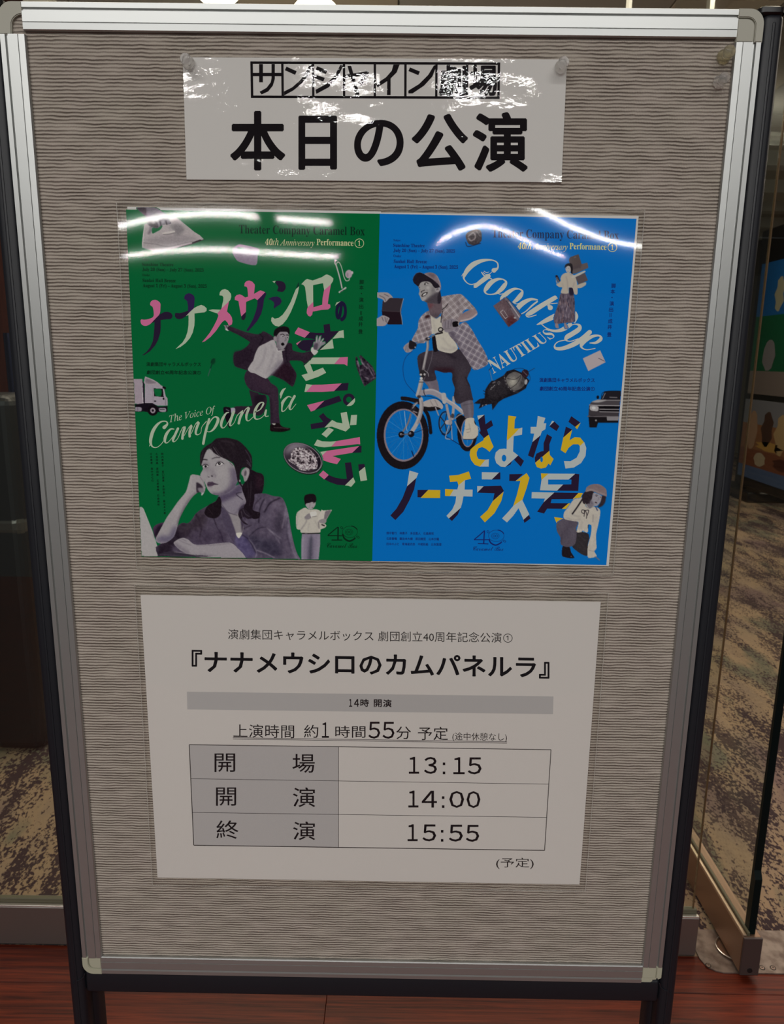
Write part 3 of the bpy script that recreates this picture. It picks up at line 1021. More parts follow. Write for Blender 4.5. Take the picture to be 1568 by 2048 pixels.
def film_sheet(parent, quad, yb, hf, m, name='laminate_film', nx=110, ny=80):
    """thin transparent sheet; hf(u, v, z) = how far it stands off, for photo point u, v and height z"""
    q = [onb([c], yb)[0] for c in quad]        # TL TR BR BL
    vs = []
    for j in range(ny + 1):
        for i in range(nx + 1):
            a, b_ = i / nx, j / ny
            p_ = q[0] * (1 - a) * (1 - b_) + q[1] * a * (1 - b_) + q[2] * a * b_ + q[3] * (1 - a) * b_
            vs.append(p_)
    vs = np.array(vs)
    d = vs - CAM
    cc = d @ RM
    u = 784 + FPX * cc[:, 0] / -cc[:, 2]; v = 1024 - FPX * cc[:, 1] / -cc[:, 2]
    vs[:, 1] = yb + hf(u, v, vs[:, 2])
    F = []
    for j in range(ny):
        for i in range(nx):
            a = j * (nx + 1) + i
            F.append((a, a + nx + 1, a + nx + 2, a + 1))
    me = bpy.data.meshes.new(name)
    me.from_pydata([tuple(x) for x in vs - np.array(parent.location)], [], F)
    me.polygons.foreach_set('use_smooth', [True] * len(F))
    return obj(name, me, m, parent)
# ------------------------------------------------------------------ the white title sign
def at_board(u, v, y=0.0):
    return onb([(u, v)], y)[0].tolist()


BLK = (20, 17, 20)
sign = thing('title_sign', 'white laminated sign with big black Japanese lettering, pinned at the top of the board', 'sign', at_board(750, 240))
quad_paper(sign, [(365.3, 114.5), (1134, 119), (1123, 364.5), (373, 358.9)], mat('sign_paper', alb((170, 168, 166)), 0.6), 0.0010, PRINT0)
pr = Print()
for t, x0, y0, x1, y1 in (('本', 460, 221.5, 571, 341.3), ('日', 596.6, 231, 674.3, 340), ('の', 708, 239.5, 807.4, 332.5), ('公', 822.8, 227.2, 936.4, 342), ('演', 945, 224, 1056, 344)):
    pr.text(BLK, t, (x0, y1), (x1, y1), (x0, y0), 0.026, res=10)
pr.build('large_lettering', sign, 1, 'large black lettering across the lower part')
pr = Print()
# boxed theatre lettering: frame, dividers and one character per cell
L_, T_, R_, B_ = 500.6, 122.8, 1000.5, 196


def fx(x, y):   # tilt of the frame
    k = (x - 500) / 500
    return (x + (1.2 if y > 160 else 0) * (1 - 2 * k), y + 2.1 * k)


def bar(x0, y0, x1, y1):
    pr.poly(BLK, np.array([fx(x0, y0), fx(x1, y0), fx(x1, y1), fx(x0, y1)]))


bar(L_, T_, R_, T_ + 5); bar(L_, B_ - 5, R_, B_); bar(L_, T_, L_ + 5, B_); bar(R_ - 5, T_, R_, B_)
cells = [503, 564.6, 626, 688, 749.7, 811, 873, 934.5, 998]
for x in cells[1:-1]:
    bar(x - 2.4, T_, x + 2.4, B_)
LZ = ZM(490, 100, 3.015)
S = lambda t: pr.poly(BLK, LZ(t))
S('85,85 108,85 108,195 85,195'); S('160,85 180,85 180,175 168,215 140,250 100,268 88,252 130,228 155,195 160,170'); S('45,138 160,138 160,158 45,158'); S('180,138 228,138 228,158 180,158')
S('250,100 312,128 302,150 240,122'); S('385,90 405,90 385,150 340,205 290,245 235,275 235,250 285,225 335,180 370,130')
S('435,98 498,122 488,145 425,120'); S('415,145 482,168 472,190 408,166'); S('575,90 592,95 560,165 505,225 430,265 425,240 490,205 540,155')
S('600,150 735,128 748,136 745,156 700,215 682,200 714,154 605,172'); S('618,96 640,96 692,270 665,272')
S('895,88 932,88 915,135 870,180 800,225 788,205 850,165 885,125'); S('858,170 878,165 878,272 856,272')
S('995,105 1055,130 1045,152 985,127'); S('1140,92 1155,95 1130,160 1080,215 1010,262 985,262 985,245 1050,205 1105,150')
for k, t in ((6, '劇'), (7, '場')):
    pr.tb(BLK, t, cells[k] + 4, 129.5, cells[k + 1] - 2, 192.5, 0.03)
pr.build('boxed_lettering', sign, 1, 'small boxed black lettering along the top edge')
M_signfilm = film('sign_film', 0.03, [(13, 26, 1.0, 0.0008), (90, 120, 1.0, 0.00008), (420, 460, 1.0, 0.00002)])
film_sheet(sign, [(364.5, 114), (1134.6, 118.5), (1123.6, 365), (372.4, 359.5)], -0.0010, lambda u, v, z: 0.0 * u, M_signfilm, nx=40, ny=14)

# ------------------------------------------------------------------ the schedule notice
note = thing('schedule_notice', 'white laminated timetable sheet with black lettering and a ruled table, below the poster', 'notice', at_board(745, 1475))
quad_paper(note, [(281, 1190), (1201.5, 1204), (1159, 1769), (315, 1755)], mat('notice_paper', alb((172, 168, 165)), 0.6), 0.0010, PRINT0)
pr = Print()
g1 = (146, 144, 144)
pr.poly(g1, np.array([(373.8, 1383.4), (1107, 1392.8), (1106, 1428.2), (374.7, 1418.8)]))
pr.poly((148, 145, 145), np.array([(379, 1489.5), (677, 1493.5), (677, 1694.5), (387.5, 1690.4)]))
pr.build('grey_fields', note, 1, 'pale grey bar and shaded left column')
pr = Print()
K2 = (40, 36, 36)
pr.text(K2, '演劇集団キャラメルボックス 劇団創立40周年記念公演①', (456, 1278.6), (1025, 1286), (456, 1258), -0.006)
pr.text(BLK, '『ナナメウシロのカムパネルラ』', (383.2, 1346), (1099, 1357.5), (383.2, 1299.5), 0.024)
[pr.tb(BLK, t, x0, 1398 + k, x1, 1413.6 + k, 0.03) for t, x0, x1, k in (('１', 698, 704.5, 0), ('４', 708, 718.5, 0), ('時', 720.5, 738, 0), ('開', 747.5, 763.5, 0.6), ('演', 766, 783.2, 0.8))]
for t, x0, y0, x1, y1 in (('上演時間', 466.7, 1448, 588.5, 1474.7), ('約', 608, 1449.5, 636.6, 1475.5), ('１', 643.7, 1444.7, 658, 1475.6), ('時間', 670.6, 1451.5, 731, 1475.5),
                          ('５', 736.7, 1443.3, 760.5, 1477.3), ('５', 765, 1443.6, 789, 1477.6), ('分', 792.4, 1453, 822, 1478.3), ('予定', 835.8, 1453.5, 896, 1480.3), ('(途中休憩なし)', 904.7, 1464.5, 1014, 1482.7)):
    pr.tb(K2 if t[0] == '(' else BLK, t, x0, y0, x1, y1, 0.010 if t in ('１', '５') else (-0.004 if t[0] == '(' else 0.0), slope=0.0145 if len(t) > 2 else 0)
for dy in (0, 2.6):
    pr.stroke(K2, None, [(465.8, 1475.3 + dy, 1.0), (740, 1479.4 + dy, 1.0), (1014, 1483.6 + dy, 1.0)], cap=False)
for t, x0, y0, x1, y1 in (('開', 429, 1506.8, 470.5, 1544), ('場', 584.7, 1507.8, 629.6, 1545.5), ('開', 432, 1574.8, 472.4, 1611.6), ('演', 585.7, 1574.8, 630.5, 1614),
                          ('終', 432.8, 1640.8, 477, 1677.6), ('演', 586, 1643, 630.5, 1680)):
    pr.tb(BLK, t, x0, y0, x1, y1, 0.004)
for y0, y1, row in ((1513.4, 1547.5, (('１', 817.5, 838.5), ('３', 848, 874), (':', 888, 0), ('１', 906.5, 929.5), ('５', 935.5, 963.2))),
                    (1581, 1615, (('１', 816.5, 837), ('４', 843.3, 874), (':', 886.3, 0), ('０', 898.5, 928.3), ('０', 933, 960.8))),
                    (1648.4, 1682.5, (('１', 815, 835.5), ('５', 844.8, 872.4), (':', 884.3, 0), ('５', 897.6, 925.8), ('５', 931.6, 958.5)))):
    for t, x0, x1 in row:
        dy = (x0 - 816) * 0.010
        if t == ':':
            for cy in (y0 + 13.5 + dy, y1 - 2.5 + dy):
                pr.poly(BLK, np.array([(x0 - 2.5, cy - 2.6), (x0 + 2.5, cy - 2.6), (x0 + 2.5, cy + 2.6), (x0 - 2.5, cy + 2.6)]))
        else:
            pr.tb(BLK, t, x0, y0 + dy, x1, y1 + dy, 0.013)
pr.tb(K2, '(予定)', 992, 1715.4, 1067.5, 1738, -0.002)
pr.build('lettering', note, 2, 'black lettering of the timetable')
pr = Print()


def rule(x0, y0, x1, y1, w_):
    pr.stroke(K2, None, [(x0, y0, w_), ((x0 + x1) / 2, (y0 + y1) / 2, w_), (x1, y1, w_)], cap=False)


def ruler(x0, y0, x1, y1, w_):
    d = np.array([x1 - x0, y1 - y0], float); d /= np.hypot(*d); n_ = np.array([-d[1], d[0]]) * w_ / 2
    a, b_ = np.array([x0, y0]), np.array([x1, y1])
    pr.poly(K2, np.array([a + n_, b_ + n_, b_ - n_, a - n_]))


for r_ in ((378.5, 1489.3, 1102, 1499.3, 1.4), (1102, 1499.3, 1089.2, 1700.8, 1.4), (1089.2, 1700.8, 387.5, 1690.4, 1.6), (387.5, 1690.4, 378.5, 1489.3, 1.6),
           (677.2, 1493.6, 677.2, 1694.6, 0.9), (381.8, 1557.3, 1097.2, 1568.2, 0.9), (384.6, 1624.8, 1093, 1634.7, 0.9)):
    ruler(*r_)
pr.build('table_rules', note, 2, 'thin ruled lines of the table')
M_film = film('laminate_clear', 0.045)
film_sheet(note, [(269, 1170), (1217, 1186), (1171, 1782), (305, 1771)], -0.0012,
           lambda u, v, z: 0.0006 * np.sin(u / 95.0) * np.cos(v / 120.0 + 0.6), M_film, nx=80, ny=50)
M_rim = film('film_edge', 0.15)
M_rimc = mat('sealed_film_edge', (0.55, 0.52, 0.47), 0.3)


def film_rim(parent, quad, wd=1.3, y=-0.0010):
    """the cut edge of the pouch, a thin pale line"""
    pr_ = []
    q = [np.array(c, float) for c in quad]
    b = bmesh.new()
    for a, c in zip(q, q[1:] + q[:1]):
        A = onb([a], y)[0] - np.array(parent.location); C_ = onb([c], y)[0] - np.array(parent.location)
        tube(b, A.tolist(), C_.tolist(), 0.00022, 5)
    return obj('film_edge', b, M_rimc, parent)


film_rim(note, [(269, 1170), (1217, 1186), (1171, 1782), (305, 1771)])

# ------------------------------------------------------------------ the double theatre poster
post = thing('theatre_poster', 'laminated double poster, green half left and blue half right, in the middle of the board', 'poster', at_board(750, 775))
GRN, BLU = (0, 91, 48), (0, 102, 180)
GTL, GTR, GBR, GBL = (252, 419), (759.5, 427.5), (744.5, 1122), (283, 1113)
BTR, BBR = (1274.5, 436), (1214, 1131)
quad_paper(post, [(254.5, 413.5), (762, 423), (744.5, 1122), (283, 1113)], M_paper, 0.0010, 0.0001, 'backing_sheet')
quad_paper(post, [(757, 425), (1277.5, 432), (1217.5, 1132.5), (742, 1122.8)], M_paper, 0.0009, 0.0000, 'backing_sheet')
pr = Print(); pr.poly(GRN, np.array([GTL, GTR, GBR, GBL])); pr.build('green_page', post, 0, 'green printed page')
pr = Print(); pr.poly(BLU, np.array([GTR, (1273, 437.5), (1212.6, 1130), GBR])); pr.build('blue_page', post, 0, 'blue printed page')

ZA, ZB, ZC, ZD = ZM(250, 410, 8), ZM(460, 430, 8), ZM(560, 500, 8), ZM(270, 570, 8)
ZE, ZF, ZG, ZH = ZM(430, 540, 6.272), ZM(590, 630, 9.2235), ZM(590, 770, 9.2235), ZM(250, 700, 8)
ZI, ZJ, ZK, ZL = ZM(430, 600, 6.272), ZM(270, 760, 4.48), ZM(300, 870, 6.0308), ZM(380, 870, 9.8)
ZMm, ZN, ZO, ZP = ZM(540, 870, 7.127), ZM(750, 530, 6.5333), ZM(750, 700, 6.5333), ZM(900, 500, 4.6118)
ZQ, ZR, ZS, ZT_ = ZM(1080, 490, 10.775), ZM(930, 810, 5.6), ZM(770, 910, 6.5333), ZM(1090, 940, 10.78)
ZU, ZV, ZW, ZX = ZM(940, 720, 4.9), ZM(820, 535, 19.6), ZM(740, 420, 2.851), ZM(750, 1040, 5.227)
Z1 = ZM(0, 0, 1)
PNK, SAG, DRK, YEL, WHT = (184, 98, 138), (158, 172, 152), (34, 22, 46), (204, 160, 34), (163, 172, 172)

pr = Print()
for z, c, t in (
    (ZD, PNK, '~240,320 245,280 270,248 315,236 350,243 390,270 410,300 408,350 402,465 330,535 260,612 215,645 165,658 120,645 95,615 88,580 95,553 110,550 150,557 220,545 302,515 300,420 285,350 272,343'),
    (ZD, DRK, '402,465 470,432 520,428 575,445 600,480 595,520 570,545 500,548 412,560 412,680 405,760 370,880 320,970 240,1060 150,1118 110,1126 180,1075 240,1000 285,900 300,800 308,700 312,590 262,612 330,538'),
    (ZD, (42, 26, 70), '788,225 790,180 815,148 860,130 900,140 940,168 955,210 950,300 942,372 860,450 848,410 848,340 835,260 810,235'),
    (ZD, DRK, '860,450 815,500 760,535 705,548 660,535 638,500 640,455 660,445 720,450 790,432 848,410'),
    (ZD, SAG, '815,497 870,440 942,372 1000,340 1060,318 1110,338 1147,375 1145,415 1110,438 1030,445 952,456 955,560 950,650 925,760 880,850 810,930 730,990 650,1025 700,975 760,920 810,840 840,750 855,650 858,560 856,480'),
    (ZD, SAG, '1350,165 1358,115 1390,78 1440,65 1490,85 1535,140 1540,190 1525,240 1505,262 1430,330 1385,375 1395,320 1412,250 1415,200 1400,172'),
    (ZD, SAG, '1175,403 1240,390 1370,395 1318,455 1240,430'),
    (ZD, PNK, '1385,375 1430,330 1505,262 1490,330 1472,425 1520,470 1550,520 1560,580 1550,630 1505,655 1480,600 1440,560 1400,590 1370,625 1300,730 1210,830 1120,900 1070,916 1130,850 1200,760 1260,660 1310,560 1335,490 1318,455 1365,405'),
    (ZE, PNK, '368,205 372,165 395,140 430,132 465,145 497,180 500,200 490,300 545,268 570,255 630,278 585,325 532,378 500,355 450,375 390,400 388,525 330,582 310,480 295,390 270,382 248,375 250,340 272,315 310,305 345,320 378,345 415,335 412,280 405,220 390,208'),
    (ZE, DRK, '330,582 388,528 385,590 370,622 350,630 332,615'),
    (ZE, (40, 24, 62), '532,378 585,325 632,280 645,300 615,370 605,450 580,550 530,640 470,710 410,775 385,768 430,700 480,610 515,510 530,440'),
    (ZE, DRK, '~760,135 820,135 870,155 890,200 885,240 855,275 830,275 770,265 795,230 790,200 760,170'),
    (ZE, SAG, '720,142 762,136 745,165'),
    (ZE, (40, 26, 66), '665,362 720,338 780,332 820,350 838,390 820,430 780,455 740,485 735,460 745,430 735,400 700,375'),
    (ZE, SAG, '705,640 708,600 722,592 750,612 800,600 850,560 900,490 950,400 990,300 1015,240 1055,205 1040,290 1000,410 950,530 900,620 850,680 800,710 755,700 725,675'),
    (ZE, (8, 50, 40), '1015,240 1055,205 1052,145 1030,190'),
    (ZE, SAG, '1083,178 1130,128 1155,112 1185,120 1225,132 1340,90 1390,58 1410,56 1450,75 1485,105 1480,140 1450,185 1370,255 1355,165 1230,190 1232,400 1165,465 1150,380 1140,290 1130,215 1110,188'),
    (ZE, PNK, '1165,465 1232,400 1235,468 1345,435 1350,350 1368,255 1455,180 1440,260 1425,350 1415,425 1445,435 1448,470 1420,495 1340,500 1225,522 1220,560 1195,585 1170,575 1150,540 1155,490'),
    (ZF, PNK, '0,318 60,228 110,250 275,318 180,420 90,385 -5,345'),
    (ZF, DRK, '180,420 275,318 400,330 540,330 525,180 640,160 655,300 810,295 460,645 400,645 340,545 200,545 160,520 145,465 380,448'),
    (ZF, DRK, '35,555 145,465 160,520 200,545 400,545 420,690 320,785 170,935 120,850 200,660 130,650 70,610'),
    (ZF, PNK, '20,525 120,465 40,555'),
    (ZF, SAG, '690,440 810,300 895,278 905,425 855,418'), (ZF, SAG, '460,645 690,440 715,615'),
    (ZF, SAG, '170,935 320,785 830,782 725,905 280,905 335,1045 515,970 575,1065 430,1140 200,1218 120,1110 235,1075'),
    (ZF, PNK, '830,782 975,775 965,940 910,908 725,905'),
    (ZF, SAG, '205,1275 320,1288 205,1418 175,1418'), (ZF, PNK, '320,1288 500,1285 860,1262 720,1405 500,1418 205,1418'), (ZF, DRK, '860,1262 990,1250 970,1390 740,1400 720,1405'),
    (ZG, PNK, '222,370 540,290 365,465 295,490'), (ZG, DRK, '540,290 815,195 860,295 365,465'),
    (ZG, DRK, '440,575 520,515 590,595 665,640 545,780 300,818 285,720 520,680'),
    (ZG, SAG, '545,785 685,645 770,690 875,708 842,515 955,497 985,650 1015,785 935,858 680,768'),
    (ZG, SAG, '1035,555 1145,550 1132,735 1015,742'), (ZG, SAG, '490,908 620,782 718,828 580,970'),
    (ZG, SAG, '410,1005 500,1038 650,1045 760,1035 670,1135 540,1150 430,1135 350,1110'), (ZG, PNK, '760,1035 1000,995 1195,960 1203,1095 1150,1090 900,1120 670,1137'),
    (ZG, SAG, '430,1240 590,1215 480,1330'), (ZG, PNK, '590,1215 1190,1125 1055,1250 690,1310 845,1365 775,1460 640,1430 510,1385 480,1320'),
    (ZG, DRK, '1055,1252 1190,1120 1228,1120 1225,1245'),
    (ZG, PNK, '440,1660 520,1575 622,1660 540,1742'), (ZG, DRK, '545,1740 622,1662 750,1710 870,1730 955,1730 920,1435 1035,1425 1075,1700 925,1850 780,1840 640,1790'),
    (ZG, SAG, '920,1852 1075,1702 1112,1790 1035,1880 985,1858'), (ZG, DRK, '1165,1465 1280,1455 1290,1505 1182,1590'), (ZG, SAG, '1180,1595 1290,1507 1330,1755 1210,1775')):
    sm = t[0] == '~'
    pr.poly(c, z(t.lstrip('~')), 0, sm)
rc = ZG('995 270')[0]
pr.ring(DRK, rc[0], rc[1], 81 / 9.2235, 84 / 9.2235, 60 / 9.2235)
pr.poly(SAG, ZG('950,385 1105,240 1108,300 1080,350 1035,382 985,390'), 0.4)
pr.text((24, 20, 52), 'の', (670.5, 643), (694, 643), (670.5, 602), 0.05, res=6)
pr.poly(SAG, ZC('880,895 905,840 970,820'), 0.4)
pr.build('title_lettering', post, 4, 'tilted two-tone title in pink, pale green and dark violet')

pr = Print()
for t in ('262,425,26 290,395,14 280,372,8 240,372,10 200,400,18 165,450,24 145,510,24 140,560,20 155,595,10 190,605,6 230,580,5 265,535,5', '130,592,5 136,575,6 142,555,8',
          '350,440,6 320,440,12 285,480,20 268,530,20 275,562,10 300,555,5 345,500,5 375,445,6', '385,435,18 360,490,18 340,540,16 355,552,6 385,520,5 410,460,5',
          '405,470,5 430,425,6 450,420,8', '445,430,18 430,480,18 425,525,18', '440,500,4 480,430,5 505,405,10', '505,415,18 490,465,18 490,505,18', '505,480,4 540,400,5 565,375,10',
          '570,385,18 550,440,18 545,480,14 565,490,6 590,470,4 600,420,4 640,370,6', '665,350,16 645,420,18 625,500,18 612,570,18', '660,400,4 690,350,8 720,330,10 745,350,20 730,400,20 700,445,14 665,465,6 640,455,5',
          '840,290,6 815,300,12 785,350,20 772,400,18 785,430,8 815,410,5 855,340,5 870,295,6', '885,285,18 865,340,18 850,395,16 860,410,6 890,380,4 915,320,5 950,285,6 965,275,8',
          '960,290,18 940,345,18 930,388,18', '945,350,4 985,270,6 1015,245,10', '1020,255,18 1000,310,18 1000,355,12 1020,365,6 1060,330,4',
          '1070,290,6 1120,265,8 1150,215,14 1140,200,8 1110,215,14 1080,265,20 1070,320,18 1085,350,10 1130,340,5 1175,295,4', '1175,270,12 1168,300,16 1170,325,8 1200,322,5',
          '1350,72,4 1325,95,18 1300,150,20 1285,200,20 1283,260,16 1290,285,6 1310,270,4', '1400,155,6 1370,150,10 1330,190,20 1312,240,20 1320,280,10 1350,265,5 1400,190,5 1420,145,6',
          '1430,145,18 1400,200,18 1385,250,16 1400,265,6 1430,230,4 1443,215,4'):
    pr.stroke(SAG, ZJ, t, n=5, scale=1.22)
o = pr.build('script_lettering', post, 5, 'pale green brush-script line')
pr = Print()
q = ZH('715 1195 1450 1038 705 1040')
pr.text(SAG, '𝑇ℎ𝑒 𝑉𝑜𝑖𝑐𝑒 𝑂𝑓', q[0], q[1], q[2], 0.0)
# upper right credits of both pages
for (x, y, c1, c2, k) in ((0, 0, (4, 40, 26), (176, 180, 140), 0), (506, 8, (20, 40, 80), (196, 196, 120), 1)):
    pr.text(c1, '𝐓𝐡𝐞𝐚𝐭𝐞𝐫 𝐂𝐨𝐦𝐩𝐚𝐧𝐲 𝐂𝐚𝐫𝐚𝐦𝐞𝐥 𝐁𝐨𝐱', (478 + x, 472 + y), (729.5 + x + 2 * k, 476 + y), (478 + x, 449.5 + y), -0.022)
    pr.text(c2, '𝟒𝟎𝑡ℎ 𝐴𝑛𝑛𝑖𝑣𝑒𝑟𝑠𝑎𝑟𝑦', (529.5 + x - (1 if k else 0), 494.0 + y), (628 + x, 496 + y), (531 + x, 476.5 + y), 0.0)
    pr.text(c2, '𝐏𝐞𝐫𝐟𝐨𝐫𝐦𝐚𝐧𝐜𝐞', (633 + x, 490.5 + y), (707 + x, 492.3 + y), (633 + x, 477.5 + y), -0.018)
    pr.ring(c2, 718.7 + x, 486.6 + y, 8.8, 8.8, 1.2)
    pr.text(c2, '𝟏', (716 + x, 491.8 + y), (721 + x, 491.8 + y), (716 + x, 481 + y), -0.01)
D1, D2 = (3, 38, 22), (16, 34, 104)
for (x, y, c) in ((0, 0, D1), (502.5, -38, D2)):
    for t, x0, y0, x1, y1, h in (('𝐓𝐨𝐤𝐲𝐨:', 284, 516.5, 299, 521.5, 0), ('𝐒𝐮𝐧𝐬𝐡𝐢𝐧𝐞 𝐓𝐡𝐞𝐚𝐭𝐫𝐞', 284, 525, 347, 532, 1), ('𝐉𝐮𝐥𝐲 𝟐𝟎 (𝐒𝐮𝐧) – 𝐉𝐮𝐥𝐲 𝟐𝟕 (𝐒𝐮𝐧), 𝟐𝟎𝟐𝟓', 284.3, 535, 407.5, 544, 1), ('𝐎𝐬𝐚𝐤𝐚:', 284.6, 547, 300, 552.3, 0),
                             ('𝐒𝐚𝐧𝐤𝐞𝐢 𝐇𝐚𝐥𝐥 𝐁𝐫𝐞𝐞𝐳𝐞', 285, 557, 351.5, 564, 1), ('𝐀𝐮𝐠𝐮𝐬𝐭 𝟏 (𝐅𝐫𝐢) – 𝐀𝐮𝐠𝐮𝐬𝐭 𝟑 (𝐒𝐮𝐧), 𝟐𝟎𝟐𝟓', 285.6, 567, 413.5, 576.5, 1)):
        pr.tb(c, t, x0 + x, y0 + y, x1 + x, y1 + y, 0.01 if h else -0.02, slope=0.012)
vt = '脚本・演出 成井 豊'
for k_, cc in ((0, D1), (1, D2)):
    ys = ([564, 575, 587, 599.5, 613, 626, 637, 648.5, 663] if not k_ else [571.5, 583, 595, 607, 619, 630, 642.4, 654, 669])
    xs_ = ([723.2, 723, 723, 722.6, 722.3, 722, 721.6, 721.3, 721] if not k_ else [1227, 1225.5, 1224, 1223.4, 1222, 1221, 1220.5, 1219.5, 1218.5])
    for ch, x, y in zip('脚本・演出＝成井豊', xs_, ys):
        if ch == '・':
            pr.ring(cc, x, y, 0.6, 0.6, 1.2, n=8)
        elif ch == '＝':
            for dx in (-1.3, 1.3):
                pr.poly(cc, np.array([(x + dx - 0.5, y - 4), (x + dx + 0.5, y - 4), (x + dx + 0.4, y + 4), (x + dx - 0.6, y + 4)]))
        else:
            pr.tb(cc, ch, x - 4.4, y - 4.6, x + 4.4, y + 4.6, 0.02)
    a = (292.5, 724, 402, 732.6, 740.3, 748.8) if not k_ else (1078.6, 755.5, 1189.4, 764.5, 772.5, 781.5)
    pr.tb(cc, '演劇集団キャラメルボックス', a[0], a[1], a[2], a[3], 0.02, slope=0.004)
    pr.tb(cc, '劇団創立40周年記念公演①', a[0] + 0.6, a[4], a[2], a[5], 0.03, slope=0.006)
for i, t in enumerate(('畑中智行　林貴子　多田直人　石森美咲', '石原善暢　鍛治本大樹　原田樹里　山本沙羅', '田中のぶと　草海星衣奈　中尾彩絵　辻本葉澄')):
    x1, y0 = (867.5, 878, 883)[i], (1063.3, 1074.3, 1085)[i]
    pr.tb(D2, t, 772.8, y0, x1, y0 + 5.6, 0.02, slope=0.010)
for t, xa, ya, xb, yb in (('岡内美喜子　坂口理恵　多田直人　鍛治本大樹', 324.5, 908, 329.5, 1026), ('久保田晶　原田樹　石原善暢　石森美咲', 313.5, 908, 317.2, 1009), ('辻本葉澄　畑中さくら', 302, 908, 305, 961)):
    for i, ch in enumerate(t):
        if ch == '　':
            continue
        f_ = i / (len(t) - 1); x, y = xa + (xb - xa) * f_, ya + (yb - ya) * f_
        pr.tb(D1, ch, x - 2.2, y - 2.3, x + 2.2, y + 2.3, 0.03)
pr.build('small_lettering', post, 4, 'small dark and cream credit lines')

# anniversary emblems
EMB = [Print(), Print()]
for pr, (z, c, A) in zip(EMB, ((ZMm, D1, ('970,1310,14 895,1370,15 822,1432,14', '822,1434,14 930,1434,14 1030,1436,14', '972,1312,20 970,1400,20 968,1490,20', '878,1497,14 950,1497,14 1030,1497,14',
                           '1035,1410,22 1062,1475,24 1130,1512,24 1195,1485,22 1215,1462,20')),
                (ZX, D2, ('1145,110,10 1090,160,11 1035,205,10', '1035,206,10 1110,206,10 1195,206,10', '1145,110,13 1140,180,13 1136,245,13', '1075,247,9 1130,248,9 1185,250,9',
                          '1192,200,14 1210,238,15 1258,262,15 1305,245,14 1325,226,13')))):
    for t in A:
        pr.stroke(c, z, t, n=4, cap=False)
e1, e2 = ZMm('1140 1380')[0], ZX('1268 165')[0]
for pr, (e_, c, r_) in zip(EMB, ((e1, D1, (15, 11.5)), (e2, D2, (15.5, 11.5)))):
    pr.ring(c, e_[0], e_[1], r_[0], r_[1], 0.7)
    pr.ring(c, e_[0], e_[1], r_[0] + 0.3, r_[1] + 0.3, 2.0, a0=-80, a1=-20)
    pr.ring(c, e_[0] - 2, e_[1] + 0.3, 7.6, 5.8, 0.6)
    for dx in (-4.6, 0.8):
        pr.ring(c, e_[0] + dx, e_[1] + 0.3, 2.3, 2.3, 0.7, n=14)
    pr.ring(c, e_[0] - 16.5, e_[1] - 8, 2.6, 1.9, 0.9, n=12, rot=50)
    pr.ring(c, e_[0] + 16, e_[1] + 10.5, 3.2, 1.7, 0.9, n=12, rot=30)
q = ZMm('806 1606 1240 1612 812 1536'); EMB[0].text(D1, '𝓒𝓪𝓻𝓪𝓶𝓮𝓵 𝓑𝓸𝔁', q[0], q[1], q[2], -0.01)
q = ZX('1020 319 1340 323 1028 274'); EMB[1].text(D2, '𝓒𝓪𝓻𝓪𝓶𝓮𝓵 𝓑𝓸𝔁', q[0], q[1], q[2], -0.01)
EMB[0].build('anniversary_emblem', post, 4, 'dark emblem at the foot of the green page')
EMB[1].build('anniversary_emblem', post, 4, 'navy emblem at the foot of the blue page')

